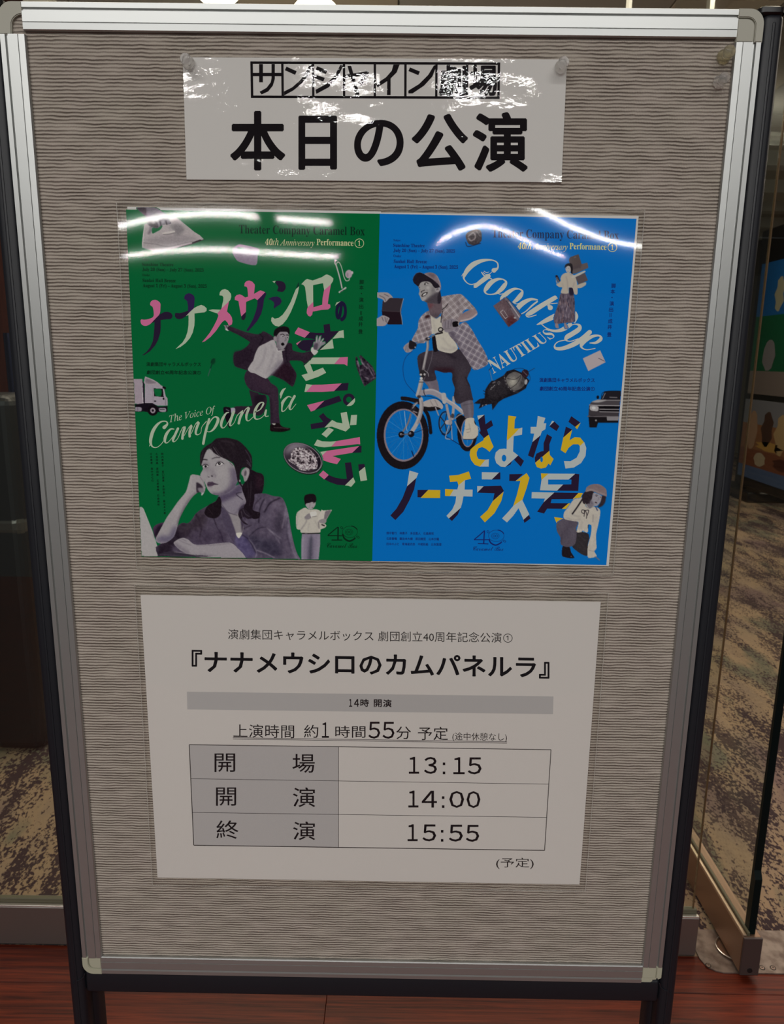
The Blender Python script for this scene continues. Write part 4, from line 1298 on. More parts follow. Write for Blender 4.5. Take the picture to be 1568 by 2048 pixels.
# blue page titles
pr = Print()
for z, c, t in (
    (ZR, WHT, '138,120 218,108 148,165'), (ZR, DRK, '148,165 218,108 230,215 295,168 315,230 245,275 265,332 212,372 160,310 175,290 155,200'),
    (ZR, YEL, '212,372 265,332 290,400 320,468 275,525 235,490 190,470 150,485 130,530 132,570 150,605 190,610 230,612 165,690 110,670 70,620 52,560 60,500 90,470 150,430 205,395'),
    (ZR, WHT, '230,612 268,608 265,690 165,690'),
    (ZR, YEL, '485,118 575,130 558,165 552,265 610,262 550,325 480,392 468,390'),
    (ZR, WHT, '608,262 642,252 638,332 545,350 538,520 595,565 545,610 450,695 400,690 350,650 332,590 345,530 385,495 440,488 466,492 468,395 480,392 550,325'),
    (ZR, DRK, '595,565 660,625 625,692 550,612'), (ZR, DRK, '455,692 530,625 510,665'),
    (ZR, WHT, '815,122 900,145 880,205 910,205 900,270 860,295 845,340 755,415 775,320 735,318 735,245 800,245'), (ZR, DRK, '845,340 765,592 705,565 755,415'),
    (ZR, WHT, '945,235 975,178 1000,185'), (ZR, DRK, '1000,185 1057,238 1025,292 945,238'),
    (ZR, DRK, '918,325 975,360 945,440 945,512 785,645 782,590 800,545 850,520 880,515 880,430'),
    (ZR, YEL, '785,648 945,512 950,560 992,605 955,675 935,655 905,700 850,712 805,695'),
    (ZR, DRK, '1190,125 1290,195 1235,245 1158,188'), (ZR, YEL, '1232,245 1295,198 1255,272'),
    (ZR, DRK, '1130,242 1200,275 1100,365'), (ZR, YEL, '1100,365 1200,278 1170,395 1230,360 1290,365 1335,420 1285,460 1270,440 1210,440 1160,480 1125,540 1072,505'),
    (ZR, WHT, '1335,415 1358,480 1350,570 1300,650 1220,700 1125,712 1108,628 1180,630 1250,590 1285,520 1285,460'),
    (ZS, WHT, '320,203 437,238 410,300 288,408'), (ZS, DRK, '288,408 408,302 380,450 320,590 240,740 135,850 70,790 150,700 230,560'),
    (ZS, DRK, '425,455 565,455 470,552 425,552'), (ZS, YEL, '565,455 722,458 720,562 465,560'),
    (ZS, YEL, '838,270 960,260 1095,215 1125,310 1045,330 960,400 945,345 850,352'), (ZS, YEL, '785,445 898,450 845,537 785,535'),
    (ZS, WHT, '1045,325 1040,452 1145,452 1143,543 1025,540 1010,620 990,690 835,830 803,795 880,710 920,620 930,540 845,537 898,450 945,450 960,395'), (ZS, DRK, '990,690 950,780 875,862 835,828'),
    (ZS, WHT, '1265,225 1490,228 1395,320 1265,318'), (ZS, DRK, '1490,228 1507,228 1507,318 1395,320'), (ZS, WHT, '1205,405 1290,407 1205,490'),
    (ZS, DRK, '1290,407 1515,400 1553,470 1410,600 1430,500 1205,492'), (ZS, YEL, '1410,600 1550,478 1520,600 1430,760 1305,880 1243,808 1340,720'),
    (ZR, DRK, '497,775 650,772 565,852 495,850'), (ZR, YEL, '565,852 690,762 722,815 690,930 645,1060 540,1130 580,1010 620,850'),
    (ZR, WHT, '640,1060 720,1225 655,1285 600,1155 540,1240 470,1315 415,1270 490,1190 540,1130'), (ZR, DRK, '655,1285 715,1232 735,1270 665,1320'),
    (ZR, YEL, '850,765 935,768 857,838'), (ZR, WHT, '935,768 1235,770 1160,835 930,835 930,890 1100,890 1030,960 840,955 857,838'),
    (ZR, DRK, '1235,770 1280,775 1268,962 1030,960 1100,890 1190,888 1193,835 1165,835'),
    (ZR, WHT, '748,975 1000,980 880,1090 895,1048 745,1045'), (ZR, DRK, '1000,980 1270,985 1205,1052 970,1055 960,1098 1160,1100 1085,1162 920,1160 885,1215 808,1195 880,1090'),
    (ZR, YEL, '1270,985 1335,988 1310,1050 1205,1055'), (ZR, YEL, '1160,1100 1200,1095 1140,1165 1085,1162'), (ZR, YEL, '998,1255 1100,1268 1025,1325')):
    pr.poly(c, z(t))
a = ZR('437 595')[0]; t_ = np.linspace(0, 2 * np.pi, 17)[:-1]
pr.poly(BLU, np.stack([a[0] + 4.6 * np.cos(t_), a[1] + 6.8 * np.sin(t_)], 1), 0.4)
a = ZR('857 610')[0]
pr.poly(BLU, np.stack([a[0] + 2.8 * np.cos(t_), a[1] + 5.5 * np.sin(t_)], 1), 0.4)
pr.build('title_lettering', post, 4, 'large title in white, yellow and dark violet on the blue page')

CRM = (178, 180, 172)
pr = Print()
for t in ('405,188,44 440,165,16 436,118,12 385,93,12 300,98,30 220,130,46 165,180,44 135,230,30 128,265,14 160,305,9 200,318,8 250,303,7', '108,240,5 120,222,8 140,205,12',
          '352,242,46 295,285,42 235,332,36', '290,205,8 320,240,12 385,268,8', '222,348,6 240,335,8 262,318,6',
          '490,270,10 440,270,24 380,300,42 338,350,42 322,385,20 350,408,10 410,405,14 460,375,36 500,330,40 517,295,20 490,270,10', '440,398,8 465,408,7 492,402,6',
          '640,360,10 590,360,24 530,395,40 484,440,38 470,465,14 490,488,8', '545,500,8 570,492,14 612,462,36 650,420,42 667,380,18 640,360,10', '590,488,8 615,498,7 640,490,6',
          '805,460,12 745,455,26 672,490,44 622,540,42 615,575,18 650,590,10 700,565,10 760,510,16 805,475,14', '968,440,40 850,510,44 745,578,44 707,600,22 728,618,10 795,600,8', '925,468,6 960,455,8 992,444,6',
          '925,532,48 918,522,30', '900,515,10 925,497,9 990,490,6', '990,600,50 905,640,42 850,668,30 803,688,8', '835,675,8 880,715,10 935,742,20 1000,745,28 1060,722,40 1110,688,36', '1158,575,18 1166,615,32 1148,662,24',
          '1100,702,8 1150,685,9 1192,695,24 1190,730,42 1130,772,44 1080,802,42 1066,830,14 1110,842,8 1180,820,10', '1288,758,42 1230,810,44 1150,865,44 1050,905,36 980,908,26 965,880,12 1000,845,9 1080,828,8',
          '1290,858,8 1345,855,24 1390,822,32 1380,792,16 1320,795,26 1250,830,42 1215,870,36 1215,900,16 1260,920,9 1338,908,7',
          '305,205,6 330,225,6 365,220,6 388,200,5', '315,195,6 335,208,6 360,203,5'):
    pr.stroke(CRM, ZP, t, n=6)
q = ZP('402 1145 978 798 340 1020 893 722')
pr.text(CRM, '𝐍𝐀𝐔𝐓𝐈𝐋𝐔𝐒', q[0], q[1], q[2], 0, TR=q[3])
pr.build('script_lettering', post, 4, 'cream copperplate script and slanting capitals on the blue page')
# ------------------------------------------------------------------ photographic cut-outs printed on the poster
G_, B_c = GRN, BLU

# hand with iron
F = Fig(268, 414, 412, 508, G_); z = ZA
F.P(z, '330,290 310,330 290,450 272,600 275,680 310,690 520,750 550,752 1090,620 1262,548 1200,485 1110,430 1000,340 900,260 800,180 700,195 720,280 600,320 480,380 440,350 400,330 360,300', (158, 152, 154), sm=False)
F.P(z, '290,600 420,610 700,662 540,748 310,690 278,670', (146, 140, 142), 0.5)
F.P(z, '300,560 450,520 800,480 1050,500 1150,560 700,650 420,610', (138, 132, 136), 3)
F.P(z, '430,370 520,345 600,330 570,390 500,430 440,455', G_, 0.3)
F.P(z, '700,330 860,300 960,400 860,480 800,490 780,400', (120, 116, 120), 3)
F.L(z, '610,455 700,440 785,425', 30, (178, 174, 172), 0.4); F.L(z, '610,470 700,468 790,445', 8, (90, 86, 90), 0.3)
F.L(z, '290,605 480,625 700,662 1080,580', 8, (112, 106, 110), 0.5)
F.L(z, '315,330 292,500 282,680', 12, (180, 176, 176), 0.4)
F.L(z, '545,755 800,690 1080,620 1262,552', 11, (30, 26, 30), 0.2, curve=False); F.L(z, '1080,605 1150,580 1210,562', 20, (28, 24, 28), 0.2)
F.L(z, '420,350 400,420 380,450', 40, (112, 104, 112), 1.5)
F.P(z, '190,40 480,40 600,110 680,160 700,230 740,290 700,310 600,320 520,370 430,350 370,310 340,190 260,120', (104, 98, 108))
F.P(z, '190,40 330,40 340,180 380,290 340,200 260,120', (66, 58, 66), 1)
F.P(z, '350,230 430,250 500,310 520,370 430,350 370,310', (62, 56, 62), 1.2)
for a, b, c, d in ((510, 240, 22, 34), (560, 185, 34, 18), (630, 160, 30, 16), (450, 275, 26, 14)):
    F.E(z, a, b, c, d, (158, 150, 156), 30, 0.9)
for t in ('540,210 560,260 575,330', '620,190 650,250 670,310', '480,260 510,300 520,350'):
    F.L(z, t, 18, (52, 46, 54), 0.7)
F.noise(2.5, 0.8)
F.build('printed_iron', post, 2, 'hand pressing a pale clothes iron')

# chopping board, vacuum cleaner, whisk
F = Fig(460, 486, 522, 536, G_); z = ZB
F.P(z, '40,600 55,530 120,480 190,472 460,540 445,640 410,805 150,750 90,700', (128, 116, 134)); F.P(z, '250,520 440,545 430,600 300,580', (108, 90, 112), 2)
F.E(z, 165, 535, 55, 16, (20, 96, 74), 8, 0.3); F.noise(2, 1)
F.build('printed_chopping_board', post, 2)
F = Fig(662, 514, 712, 590, G_); z = ZC
F.L(z, '878,165 900,168 885,178 880,215 900,250 955,440 992,610', 20, (168, 162, 164), 0.2); F.L(z, '895,240 925,192 965,225 1000,330 1020,420 1055,490 1100,485 1112,455', 13, (164, 166, 160), 0.2)
F.L(z, '950,675 1000,645 1050,605', 26, (172, 168, 168), 0.3); F.L(z, '965,675 1030,635', 8, (20, 40, 34), 0.2)
F.E(z, 1100, 385, 56, 68, (160, 148, 158), 10, 0.3); F.E(z, 1155, 362, 18, 24, (176, 168, 172), 0, 0.3); F.E(z, 1080, 400, 14, 36, (130, 116, 128), 0, 1)
F.build('printed_vacuum_cleaner', post, 2)
F = Fig(410, 714, 436, 756, G_); z = ZH
F.L(z, '1330,415 1350,350 1370,290', 11, (70, 84, 88), 0.2); F.L(z, '1370,290 1390,230', 14, (4, 44, 40), 0.4); F.E(z, 1410, 185, 34, 50, (4, 58, 38), 25, 1); F.L(z, '1380,200 1400,150 1440,140', 6, (4, 36, 28), 0.4)
F.build('printed_whisk', post, 2)

# plastic bag
F = Fig(708, 708, 756, 776, G_); z = ZF
F.P(z, '1115,770 1150,775 1175,900 1212,930 1240,900 1180,760 1215,738 1330,850 1430,950 1490,1080 1496,1150 1480,1180 1280,1320 1230,1220 1150,1010 1120,900', (52, 44, 56), sm=False)
for t, w_ in (('1150,850 1180,950', 26), ('1215,810 1250,900 1330,980', 22), ('1210,1020 1260,1010', 14), ('1330,900 1420,1000 1470,1100', 10), ('1300,1150 1360,1180', 26), ('1350,960 1420,1090 1450,1130', 16), ('1180,960 1220,1150 1260,1260', 9), ('1400,1180 1480,1150', 10)):
    F.L(z, t, w_, (118, 110, 122), 0.8)
F.noise(9, 1.1, 5)
F.build('printed_plastic_bag', post, 2)

# lorry
F = Fig(263, 752, 340, 834, G_); z = ZH
F.P(z, '100,465 270,465 292,870 100,855', (146, 136, 146), sm=False); F.P(z, '270,465 275,465 296,875 285,872', (190, 184, 190), sm=False)
F.P(z, '276,480 308,540 322,870 296,875', (46, 36, 50), sm=False)
F.P(z, '320,432 345,432 440,470 520,515 570,560 570,572 320,550', (150, 142, 150)); F.P(z, '335,455 420,480 500,530 340,535', (120, 112, 120), 0.6)
F.P(z, '320,550 600,572 625,620 650,735 680,775 685,885 640,892 520,890 430,850 320,850', (148, 142, 152), sm=False)
F.P(z, '460,612 605,620 620,755 465,738', (22, 20, 26), sm=False); F.P(z, '470,625 580,632 575,735 500,738 475,700', (4, 92, 48), 0.2); F.P(z, '600,580 650,595 655,625 610,620', (24, 20, 26))
F.L(z, '620,620 645,740', 10, (150, 146, 156), 0.3); F.E(z, 618, 780, 14, 18, (20, 16, 22)); F.E(z, 482, 818, 20, 9, (26, 20, 26)); F.L(z, '445,610 450,850', 3, (118, 110, 120), 0.2); F.L(z, '650,790 650,880', 10, (108, 104, 112), 0.4)
F.P(z, '100,880 320,848 440,850 530,905 680,900 682,985 550,998 520,990 450,1010 300,985 100,992', (28, 22, 32), sm=False)
F.P(z, '148,918 258,918 258,978 155,975', (132, 126, 138), 0.3); F.L(z, '205,918 208,978', 4, (60, 54, 64)); F.P(z, '545,932 650,932 650,988 560,985', (142, 136, 146), 0.3); F.L(z, '560,950 630,950', 14, (60, 56, 64), 0.3)
F.E(z, 445, 965, 84, 86, (24, 18, 24)); F.E(z, 445, 968, 42, 44, (140, 130, 140)); F.E(z, 445, 968, 19, 20, (30, 24, 30)); F.noise(2, 0.7)
F.build('printed_lorry', post, 2, limit=lambda u, v: u > 252 + (v - 419) * 31 / 694.0)

# running man: trailing leg (under the script), then the man
SUIT = (50, 40, 52)
F = Fig(444, 780, 536, 860, G_); z = ZI
F.P(z, '430,1060 640,1100 650,1280 605,1420 540,1452 470,1425 245,1430 245,1338 420,1332 468,1320 450,1230', SUIT); F.P(z, '500,1200 630,1200 600,1300 540,1400 500,1330', (38, 28, 40), 2)
F.P(z, '188,1360 248,1355 250,1412 195,1412', (150, 148, 160), 0.3); F.P(z, '108,1345 190,1350 200,1420 192,1600 160,1572 110,1420', (28, 20, 32)); F.L(z, '140,1370 175,1390', 10, (110, 104, 116), 0.5)
F.build('printed_leg', post, 2, 'trailing leg of the running man')
F = Fig(440, 650, 655, 866, G_); z = ZI
F.P(z, '80,235 95,225 112,222 130,238 150,290 182,345 160,385 130,372 120,330 78,290 88,262', (126, 120, 128)); F.L(z, '90,262 128,300 150,345', 10, (70, 62, 70), 0.5); F.L(z, '95,235 120,262', 5, (70, 60, 68), 0.3)
F.P(z, '132,368 165,388 185,348 172,338', (176, 174, 176), 0.3)
F.P(z, '175,328 230,345 380,400 520,430 570,420 605,393 650,410 740,470 720,540 560,590 520,680 480,790 425,882 330,860 250,830 230,760 232,690 250,652 330,630 390,590 425,550 430,522 300,442 158,370', SUIT)
F.P(z, '250,655 330,640 420,600 480,640 440,780 330,840 250,800', (44, 34, 46), 3); F.L(z, '200,350 400,420 540,450', 14, (66, 56, 66), 2); F.L(z, '560,420 600,480 560,560', 8, (28, 20, 30), 1)
F.L(z, '600,400 680,440 735,480', 14, (60, 50, 62), 1)
F.P(z, '880,540 965,550 975,630 1100,662 1200,640 1250,680 1135,800 1080,765 940,762 965,830 1010,900 1022,960 975,1087 870,1010 710,945 660,980 700,900 830,760 840,640', SUIT)
F.P(z, '860,800 960,850 1000,930 960,1060 860,1000 740,930', (46, 30, 42), 2); F.L(z, '900,570 890,680 910,780', 10, (30, 22, 32), 1); F.L(z, '980,650 1100,690 1180,680', 14, (62, 52, 62), 2)
F.P(z, '410,885 500,915 600,955 665,985 700,1040 762,1080 792,1130 798,1260 802,1450 812,1562 700,1560 695,1430 680,1220 640,1190 560,1165 450,1130 390,1060 368,980 380,920', (56, 44, 58))
F.L(z, '470,950 600,1040 700,1120 740,1250 750,1450', 40, (68, 54, 66), 6); F.L(z, '560,1165 700,1180', 8, (30, 22, 32), 1); F.L(z, '700,1250 712,1500', 14, (38, 28, 40), 2)
F.P(z, '560,580 640,540 740,500 790,620 835,632 846,700 852,760 800,830 730,900 650,982 590,968 500,920 450,910 412,872 450,800 480,760 500,690 530,620', (156, 153, 156))
for t in ('640,600 600,760 520,880', '740,650 700,800 640,920', '800,680 780,780 700,880', '700,560 720,600'):
    F.L(z, t, 16, (134, 130, 136), 2)
F.P(z, '770,800 852,740 840,800 740,910 660,980', (128, 124, 132), 2)
F.P(z, '700,1562 790,1540 850,1590 940,1608 932,1630 830,1650 700,1642 690,1600', (34, 24, 28)); F.L(z, '740,1600 850,1605 920,1612', 6, (90, 82, 84), 0.5); F.L(z, '705,1645 840,1652 935,1630', 6, (14, 10, 12), 0.3); F.P(z, '715,1550 762,1550 742,1568', (170, 170, 165), 0.3)
F.P(z, '1235,530 1262,520 1272,448 1290,446 1290,508 1312,453 1332,448 1322,518 1355,480 1370,485 1338,530 1380,520 1387,545 1330,580 1300,620 1270,642 1230,612', (126, 122, 130), sm=False)
F.P(z, '1240,560 1290,540 1280,620 1240,610', (84, 76, 88), 1); F.L(z, '1272,470 1275,530', 7, (168, 164, 168), 0.4); F.L(z, '1315,465 1305,520', 7, (168, 164, 168), 0.4); F.L(z, '1355,490 1325,540', 6, (164, 160, 164), 0.4)
F.P(z, '1210,600 1232,590 1240,620 1292,640 1282,665 1245,692 1204,642', (174, 172, 170), 0.3)
F.P(z, '770,560 850,610 835,640 785,632', (104, 98, 106)); F.L(z, '778,600 790,640 870,625', 9, (178, 176, 178), 0.4)
F.P(z, '768,450 800,405 850,392 905,400 928,440 922,500 905,545 880,590 850,622 800,612 775,560 763,500', (136, 132, 138))
F.P(z, '770,470 800,440 800,560 830,610 790,600 768,520', (106, 100, 108), 2)
F.P(z, '735,440 745,380 790,345 860,328 920,345 938,390 930,440 905,402 820,400 782,440 760,472', (30, 24, 30), 0.2)
F.P(z, '735,470 760,450 775,500 762,522 740,505', (136, 130, 136), 0.3)
F.P(z, '828,548 855,533 872,560 850,574 834,566', (20, 14, 20), 0.3); F.E(z, 850, 458, 15, 9, (170, 168, 170), 10, 0.2); F.E(z, 906, 470, 11, 8, (170, 168, 170), 0, 0.2)
F.E(z, 852, 458, 7, 8, (16, 12, 18), 0, 0.2); F.E(z, 907, 470, 6, 7, (16, 12, 18), 0, 0.2); F.L(z, '820,437 850,428 872,444', 8, (34, 26, 32), 0.3); F.L(z, '892,440 912,438 922,448', 8, (34, 26, 32), 0.3)
F.L(z, '885,470 892,500 872,515', 6, (84, 78, 86), 0.4); F.noise(2.2, 0.8)
F.build('printed_person', post, 6, 'shouting man in a dark suit leaping with both arms thrown out')

# resting woman with laptop
F = Fig(274, 872, 608, 1122, G_); z = ZK
zL = ZM(270, 960, 12.06)
F.P(zL, '60,650 150,648 190,670 215,710 300,930 420,1230 500,1480 622,1865 622,1900 60,1900', (154, 152, 153), 0, 1, False); F.L(zL, '150,650 200,690 300,930 420,1230 620,1860', 8, (176, 174, 174), 0.4, curve=False)
SH = (86, 79, 95)
F.P(z, '1190,425 1290,450 1350,468 1376,520 1368,640 1345,705 1250,745 1180,705', (36, 27, 36)); F.P(z, '1290,480 1350,500 1360,620 1290,640', (52, 36, 46), 4)
F.P(z, '35,1135 70,1085 150,1055 190,1080 80,1250', (72, 56, 76)); F.P(z, '100,1100 170,1090 70,1240 60,1180', (38, 28, 42), 2)
body = np.vstack([z('110,1490 60,1360 100,1330 250,1230 330,1090 400,1052 450,1070 500,1030 560,930 700,850 850,760 1000,800 1250,712 1380,700 1470,730'), ZMm('60,872 140,876 190,905 230,1000 270,1150 290,1300 330,1500 380,1680 440,1775 440,1800'), z('900,1500')])
bm_ = F.put(F._poly(chaikin(body, 1)), SH)
F.within(bm_)
F.P(z, '100,1480 100,1330 250,1230 330,1095 420,1060 480,1120 420,1240 330,1290 260,1400 350,1450', (46, 38, 50), 3)
F.P(z, '330,1090 500,1040 560,930 640,900 700,990 600,1200 450,1260', (62, 54, 64), 5); F.P(z, '500,1150 900,1150 880,1300 520,1310', (74, 66, 82), 5)
F.P(z, '1000,1200 1180,1230 1290,1440 1130,1480 1050,1350', (84, 78, 108), 3); F.P(z, '1180,1200 1350,1250 1568,1300 1568,1470 1290,1400', (62, 58, 74), 5)
F.P(ZMm, '0,900 120,900 200,1000 220,1180 180,1300 60,1280 0,1150', (94, 86, 102), 5); F.P(ZMm, '120,1080 200,1200 180,1380 120,1420 60,1300', (66, 60, 74), 4)
F.P(ZMm, '200,920 240,1050 265,1180 280,1300 330,1540 400,1740 440,1790 380,1790 280,1500 230,1200', (122, 116, 132), 2.5)
for t, w_, c in (('1380,770 1330,880 1310,1060', 10, (38, 32, 44)), ('1568,760 1450,820 1380,930', 14, (44, 38, 50)), ('1000,1010 1090,1180 1190,1260 1280,1420', 9, (40, 34, 48)), ('770,1010 800,1090', 9, (38, 30, 42)),
                 ('560,960 620,1100 600,1230', 16, (56, 48, 60)), ('800,1100 860,1200 880,1290', 7, (46, 38, 54)), ('1200,1220 1300,1130 1400,1110', 10, (52, 46, 60)), ('1420,1130 1500,1200 1560,1300', 10, (128, 122, 136)),
                 ('1290,1390 1400,1430 1500,1480', 10, (130, 124, 138)), ('1190,1255 1250,1330 1285,1420 1270,1480', 6, (140, 134, 146)), ('1340,760 1270,830 1250,900', 8, (46, 38, 50)), ('1100,1150 1150,1120 1220,1090', 8, (50, 42, 54)),
                 ('900,1020 950,1200 1000,1290', 14, (98, 90, 108)), ('700,1050 720,1200', 18, (78, 70, 86))):
    F.L(z, t, w_, c, 1.0)
for t, w_, c in (('225,1060 200,1200 170,1330', 9, (128, 120, 134)), ('250,1180 240,1400 300,1650', 12, (70, 64, 80)), ('60,1400 110,1500 140,1700', 12, (70, 64, 80)), ('0,1350 80,1420 160,1480', 8, (128, 122, 136)), ('150,1480 180,1620', 8, (60, 54, 68)), ('300,1500 360,1700', 8, (90, 84, 98))):
    F.L(ZMm, t, w_, c, 1.2)
F.noise(3.5, 2.2, 7)
F.free()
# neck and chest
F.P(z, '825,735 1100,590 1165,700 1175,820 1085,920 1060,965 960,965 880,880', (126, 121, 132)); F.P(z, '940,960 1080,960 1130,1080 1112,1185 1040,1190 1000,1080', (134, 130, 134))
F.P(z, '825,735 960,690 1080,590 1130,640 1060,720 980,760 900,800 860,820', (84, 76, 96), 3); F.P(z, '1035,1186 1112,1180 1072,1246', (184, 182, 176), 0.3)
F.L(z, '1105,690 1040,712 1120,780', 7, (48, 42, 54), 0.5); F.L(z, '870,840 940,930 1050,968', 6, (70, 62, 76), 0.6); F.L(z, '1020,960 1080,880 1140,800', 12, (92, 86, 100), 2)
F.P(z, '850,880 880,870 960,965 1000,1080 1035,1190 1000,1290 900,1100', (78, 71, 88), 1); F.P(z, '1070,900 1140,830 1180,900 1130,1090 1110,1180 1090,1000', (70, 62, 78), 1)
# face
fm = F.P(z, '640,300 660,210 720,165 800,200 900,280 1000,350 1040,440 1062,540 1020,630 940,690 840,728 750,712 700,662 672,600 655,560 606,485 640,410 620,350', (144, 141, 145))
F.within(fm)
F.P(z, '960,390 1080,430 1080,600 980,690 860,740 940,640 975,540', (104, 97, 112), 4); F.P(z, '750,690 840,700 980,640 1040,560 1040,640 940,720 780,740', (92, 84, 102), 3)
F.E(z, 740, 230, 50, 40, (152, 149, 152), 0, 5); F.E(z, 870, 460, 70, 60, (150, 147, 150), 0, 6); F.E(z, 780, 640, 60, 35, (150, 146, 148), 0, 4)
F.P(z, '640,330 700,320 720,400 700,440 640,410', (128, 123, 130), 3); F.P(z, '730,400 760,420 790,490 760,520 740,470', (126, 121, 128), 3)
F.free()
F.L(z, '623,306 650,294 690,300', 11, (44, 38, 44), 0.5); F.L(z, '750,286 790,272 845,270', 9, (62, 56, 62), 0.7)
zl = ZL
for t in ('255,612 290,588 340,590 358,612 320,636 270,636', '512,592 545,545 600,530 655,562 600,596'):
    F.P(zl, t, (178, 176, 178), 0.25)
F.E(zl, 307, 612, 25, 24, (24, 20, 26), 0, 0.25); F.E(zl, 576, 560, 27, 27, (26, 22, 28), 0, 0.25); F.E(zl, 314, 604, 6, 6, (200, 200, 200), 0, 0.2); F.E(zl, 582, 554, 6, 6, (200, 200, 200), 0, 0.2)
F.L(zl, '240,612 265,586 315,574 358,598', 11, (28, 22, 28), 0.3); F.L(zl, '498,600 530,548 578,524 632,540 668,566', 11, (28, 22, 28), 0.3); F.L(zl, '270,640 320,642 350,625', 5, (96, 90, 98), 0.4); F.L(zl, '520,600 600,602 650,578', 5, (98, 92, 100), 0.4)
F.L(zl, '255,560 310,552', 6, (104, 98, 106), 0.6); F.L(zl, '520,525 580,500 650,530', 6, (110, 104, 112), 0.6)
F.E(zl, 432, 805, 20, 10, (44, 36, 44), 10, 0.4); F.E(zl, 370, 822, 14, 8, (60, 52, 60), 20, 0.4); F.L(zl, '485,770 505,800 490,835', 8, (104, 98, 108), 0.7); F.L(zl, '345,800 355,830', 7, (100, 94, 104), 0.6)
F.P(zl, '340,940 370,915 410,918 440,913 480,940 552,966 480,978 420,1005 350,1008', (82, 70, 84), 0.5); F.L(zl, '345,972 420,958 490,962 552,966', 8, (34, 26, 38), 0.3); F.L(zl, '370,1030 440,1028', 12, (116, 110, 120), 1.2)
# hair
HR = (40, 33, 40)
hm = F.P(z, '608,375 603,260 622,190 680,130 740,95 800,42 900,34 960,38 1060,65 1130,120 1190,190 1228,260 1232,380 1215,425 1150,390 1105,405 1085,470 1085,540 1120,640 1060,560 1040,460 1010,350 960,312 850,262 780,222 712,160 672,210 642,290 624,350', HR, 0.3)
F.P(z, '1190,420 1245,560 1262,760 1240,900 1325,935 1312,1002 1230,1004 1130,880 1160,800 1108,640 1150,560 1200,500', (36, 28, 36), 0.3)
F.P(z, '1075,915 1130,880 1200,950 1232,1000 1180,1012 1135,985 1105,1020 1185,1082 1130,1064 1068,980', (44, 36, 46), 0.3); F.P(z, '832,740 862,800 852,950 792,1002 702,992 655,935 700,850 790,800', (36, 28, 35), 0.4)
for t, w_, c, b_ in (('735,160 770,220 805,258', 5, (118, 113, 118), 0.4), ('765,145 810,215 850,262', 5, (112, 107, 112), 0.4), ('790,150 840,220 880,270', 3, (92, 86, 92), 0.4), ('1150,180 1200,260 1218,330', 5, (84, 78, 90), 0.5),
                     ('1165,300 1200,340 1215,380', 6, (92, 86, 98), 0.5), ('1170,330 1205,370', 4, (110, 104, 114), 0.5), ('860,70 960,85 1020,120', 12, (66, 58, 64), 1.5), ('900,110 960,130 1020,200', 10, (56, 48, 54), 2), ('1220,560 1215,700 1200,850', 5, (64, 56, 64), 0.7),
                     ('1170,560 1190,700 1180,800', 4, (60, 52, 60), 0.7), ('1100,920 1120,1000 1170,1060', 4, (108, 102, 112), 0.5), ('1120,890 1150,950 1200,985', 4, (100, 94, 104), 0.5), ('1290,760 1330,860 1300,960', 4, (60, 54, 66), 0.6),
                     ('640,200 615,300 618,360', 5, (70, 62, 68), 0.7), ('750,110 700,180', 4, (64, 56, 62), 0.8), ('960,330 1000,370', 5, (60, 54, 60), 0.6), ('830,90 900,200 990,330', 6, (58, 50, 56), 1), ('700,880 760,960', 5, (56, 48, 54), 0.7)):
    F.L(z, t, w_, c, b_)
F.P(z, '1112,425 1155,392 1196,410 1198,470 1172,540 1140,562 1125,505 1100,470', (138, 134, 138), 0.3); F.E(z, 1150, 462, 13, 34, (88, 82, 90), 8, 0.6); F.L(z, '1160,410 1182,450 1165,520', 5, (166, 162, 166), 0.4)
F.E(z, 1084, 552, 9, 12, (190, 188, 188), 0, 0.3); F.E(z, 1084, 552, 4, 6, (40, 34, 40), 0, 0.2)
# raised forearm with fist
am = F.P(z, '490,490 520,476 600,490 640,530 668,622 660,682 625,728 612,692 565,702 500,762 420,885 360,1005 332,1100 290,1225 200,1296 110,1306 66,1262 120,1150 200,1000 270,900 340,800 430,690 460,600 478,530', (146, 142, 146))
F.within(am)
F.P(z, '60,1270 200,1305 300,1240 330,1100 270,1120 230,1220 150,1210', (98, 93, 112), 4); F.P(z, '440,860 520,740 600,700 560,690 480,760 400,880 330,1050 345,1090', (98, 92, 102), 2)
F.L(z, '500,500 480,600 440,700', 14, (160, 156, 158), 2); F.L(z, '470,620 400,760 300,920', 30, (154, 150, 153), 4)
F.P(z, '560,572 620,602 640,642 592,702 562,682', (56, 48, 58), 0.9); F.P(z, '575,640 640,640 650,690 600,690', (120, 114, 122), 1); F.L(z, '600,500 640,560 660,620', 5, (104, 98, 106), 0.6)
F.free()
F.L(z, '642,700 625,722', 14, (176, 172, 174), 0.4)
# front arm on the desk
F.P(z, '110,1440 250,1400 350,1420 520,1440 720,1460 900,1480 900,1520 130,1520', (58, 52, 64), 0.3)
am = F.P(z, '285,1300 340,1258 400,1240 460,1260 540,1320 700,1318 965,1298 1062,1370 1122,1430 1150,1500 950,1500 700,1458 520,1442 440,1430 380,1400 320,1350', (142, 138, 144))
F.within(am)
F.L(z, '300,1320 400,1380 470,1440', 24, (100, 94, 106), 3); F.L(z, '350,1270 420,1300 500,1330', 5, (110, 104, 114), 0.8); F.L(z, '380,1250 440,1280', 4, (100, 94, 104), 0.7); F.L(z, '560,1325 760,1325 960,1305', 8, (110, 104, 114), 1.2); F.L(z, '600,1440 760,1462 940,1500', 16, (116, 110, 120), 2)
F.free()
F.L(z, '255,1330 300,1370 420,1430', 12, (70, 62, 76), 1); F.L(z, '290,1410 420,1425 640,1470', 4, (150, 146, 150), 0.5); F.L(z, '120,1440 300,1452 620,1472', 4, (92, 86, 98), 0.5); F.P(z, '600,1475 800,1466 960,1490 940,1520 600,1520', (150, 147, 150), 0.3)
F.noise(1.8, 0.8)
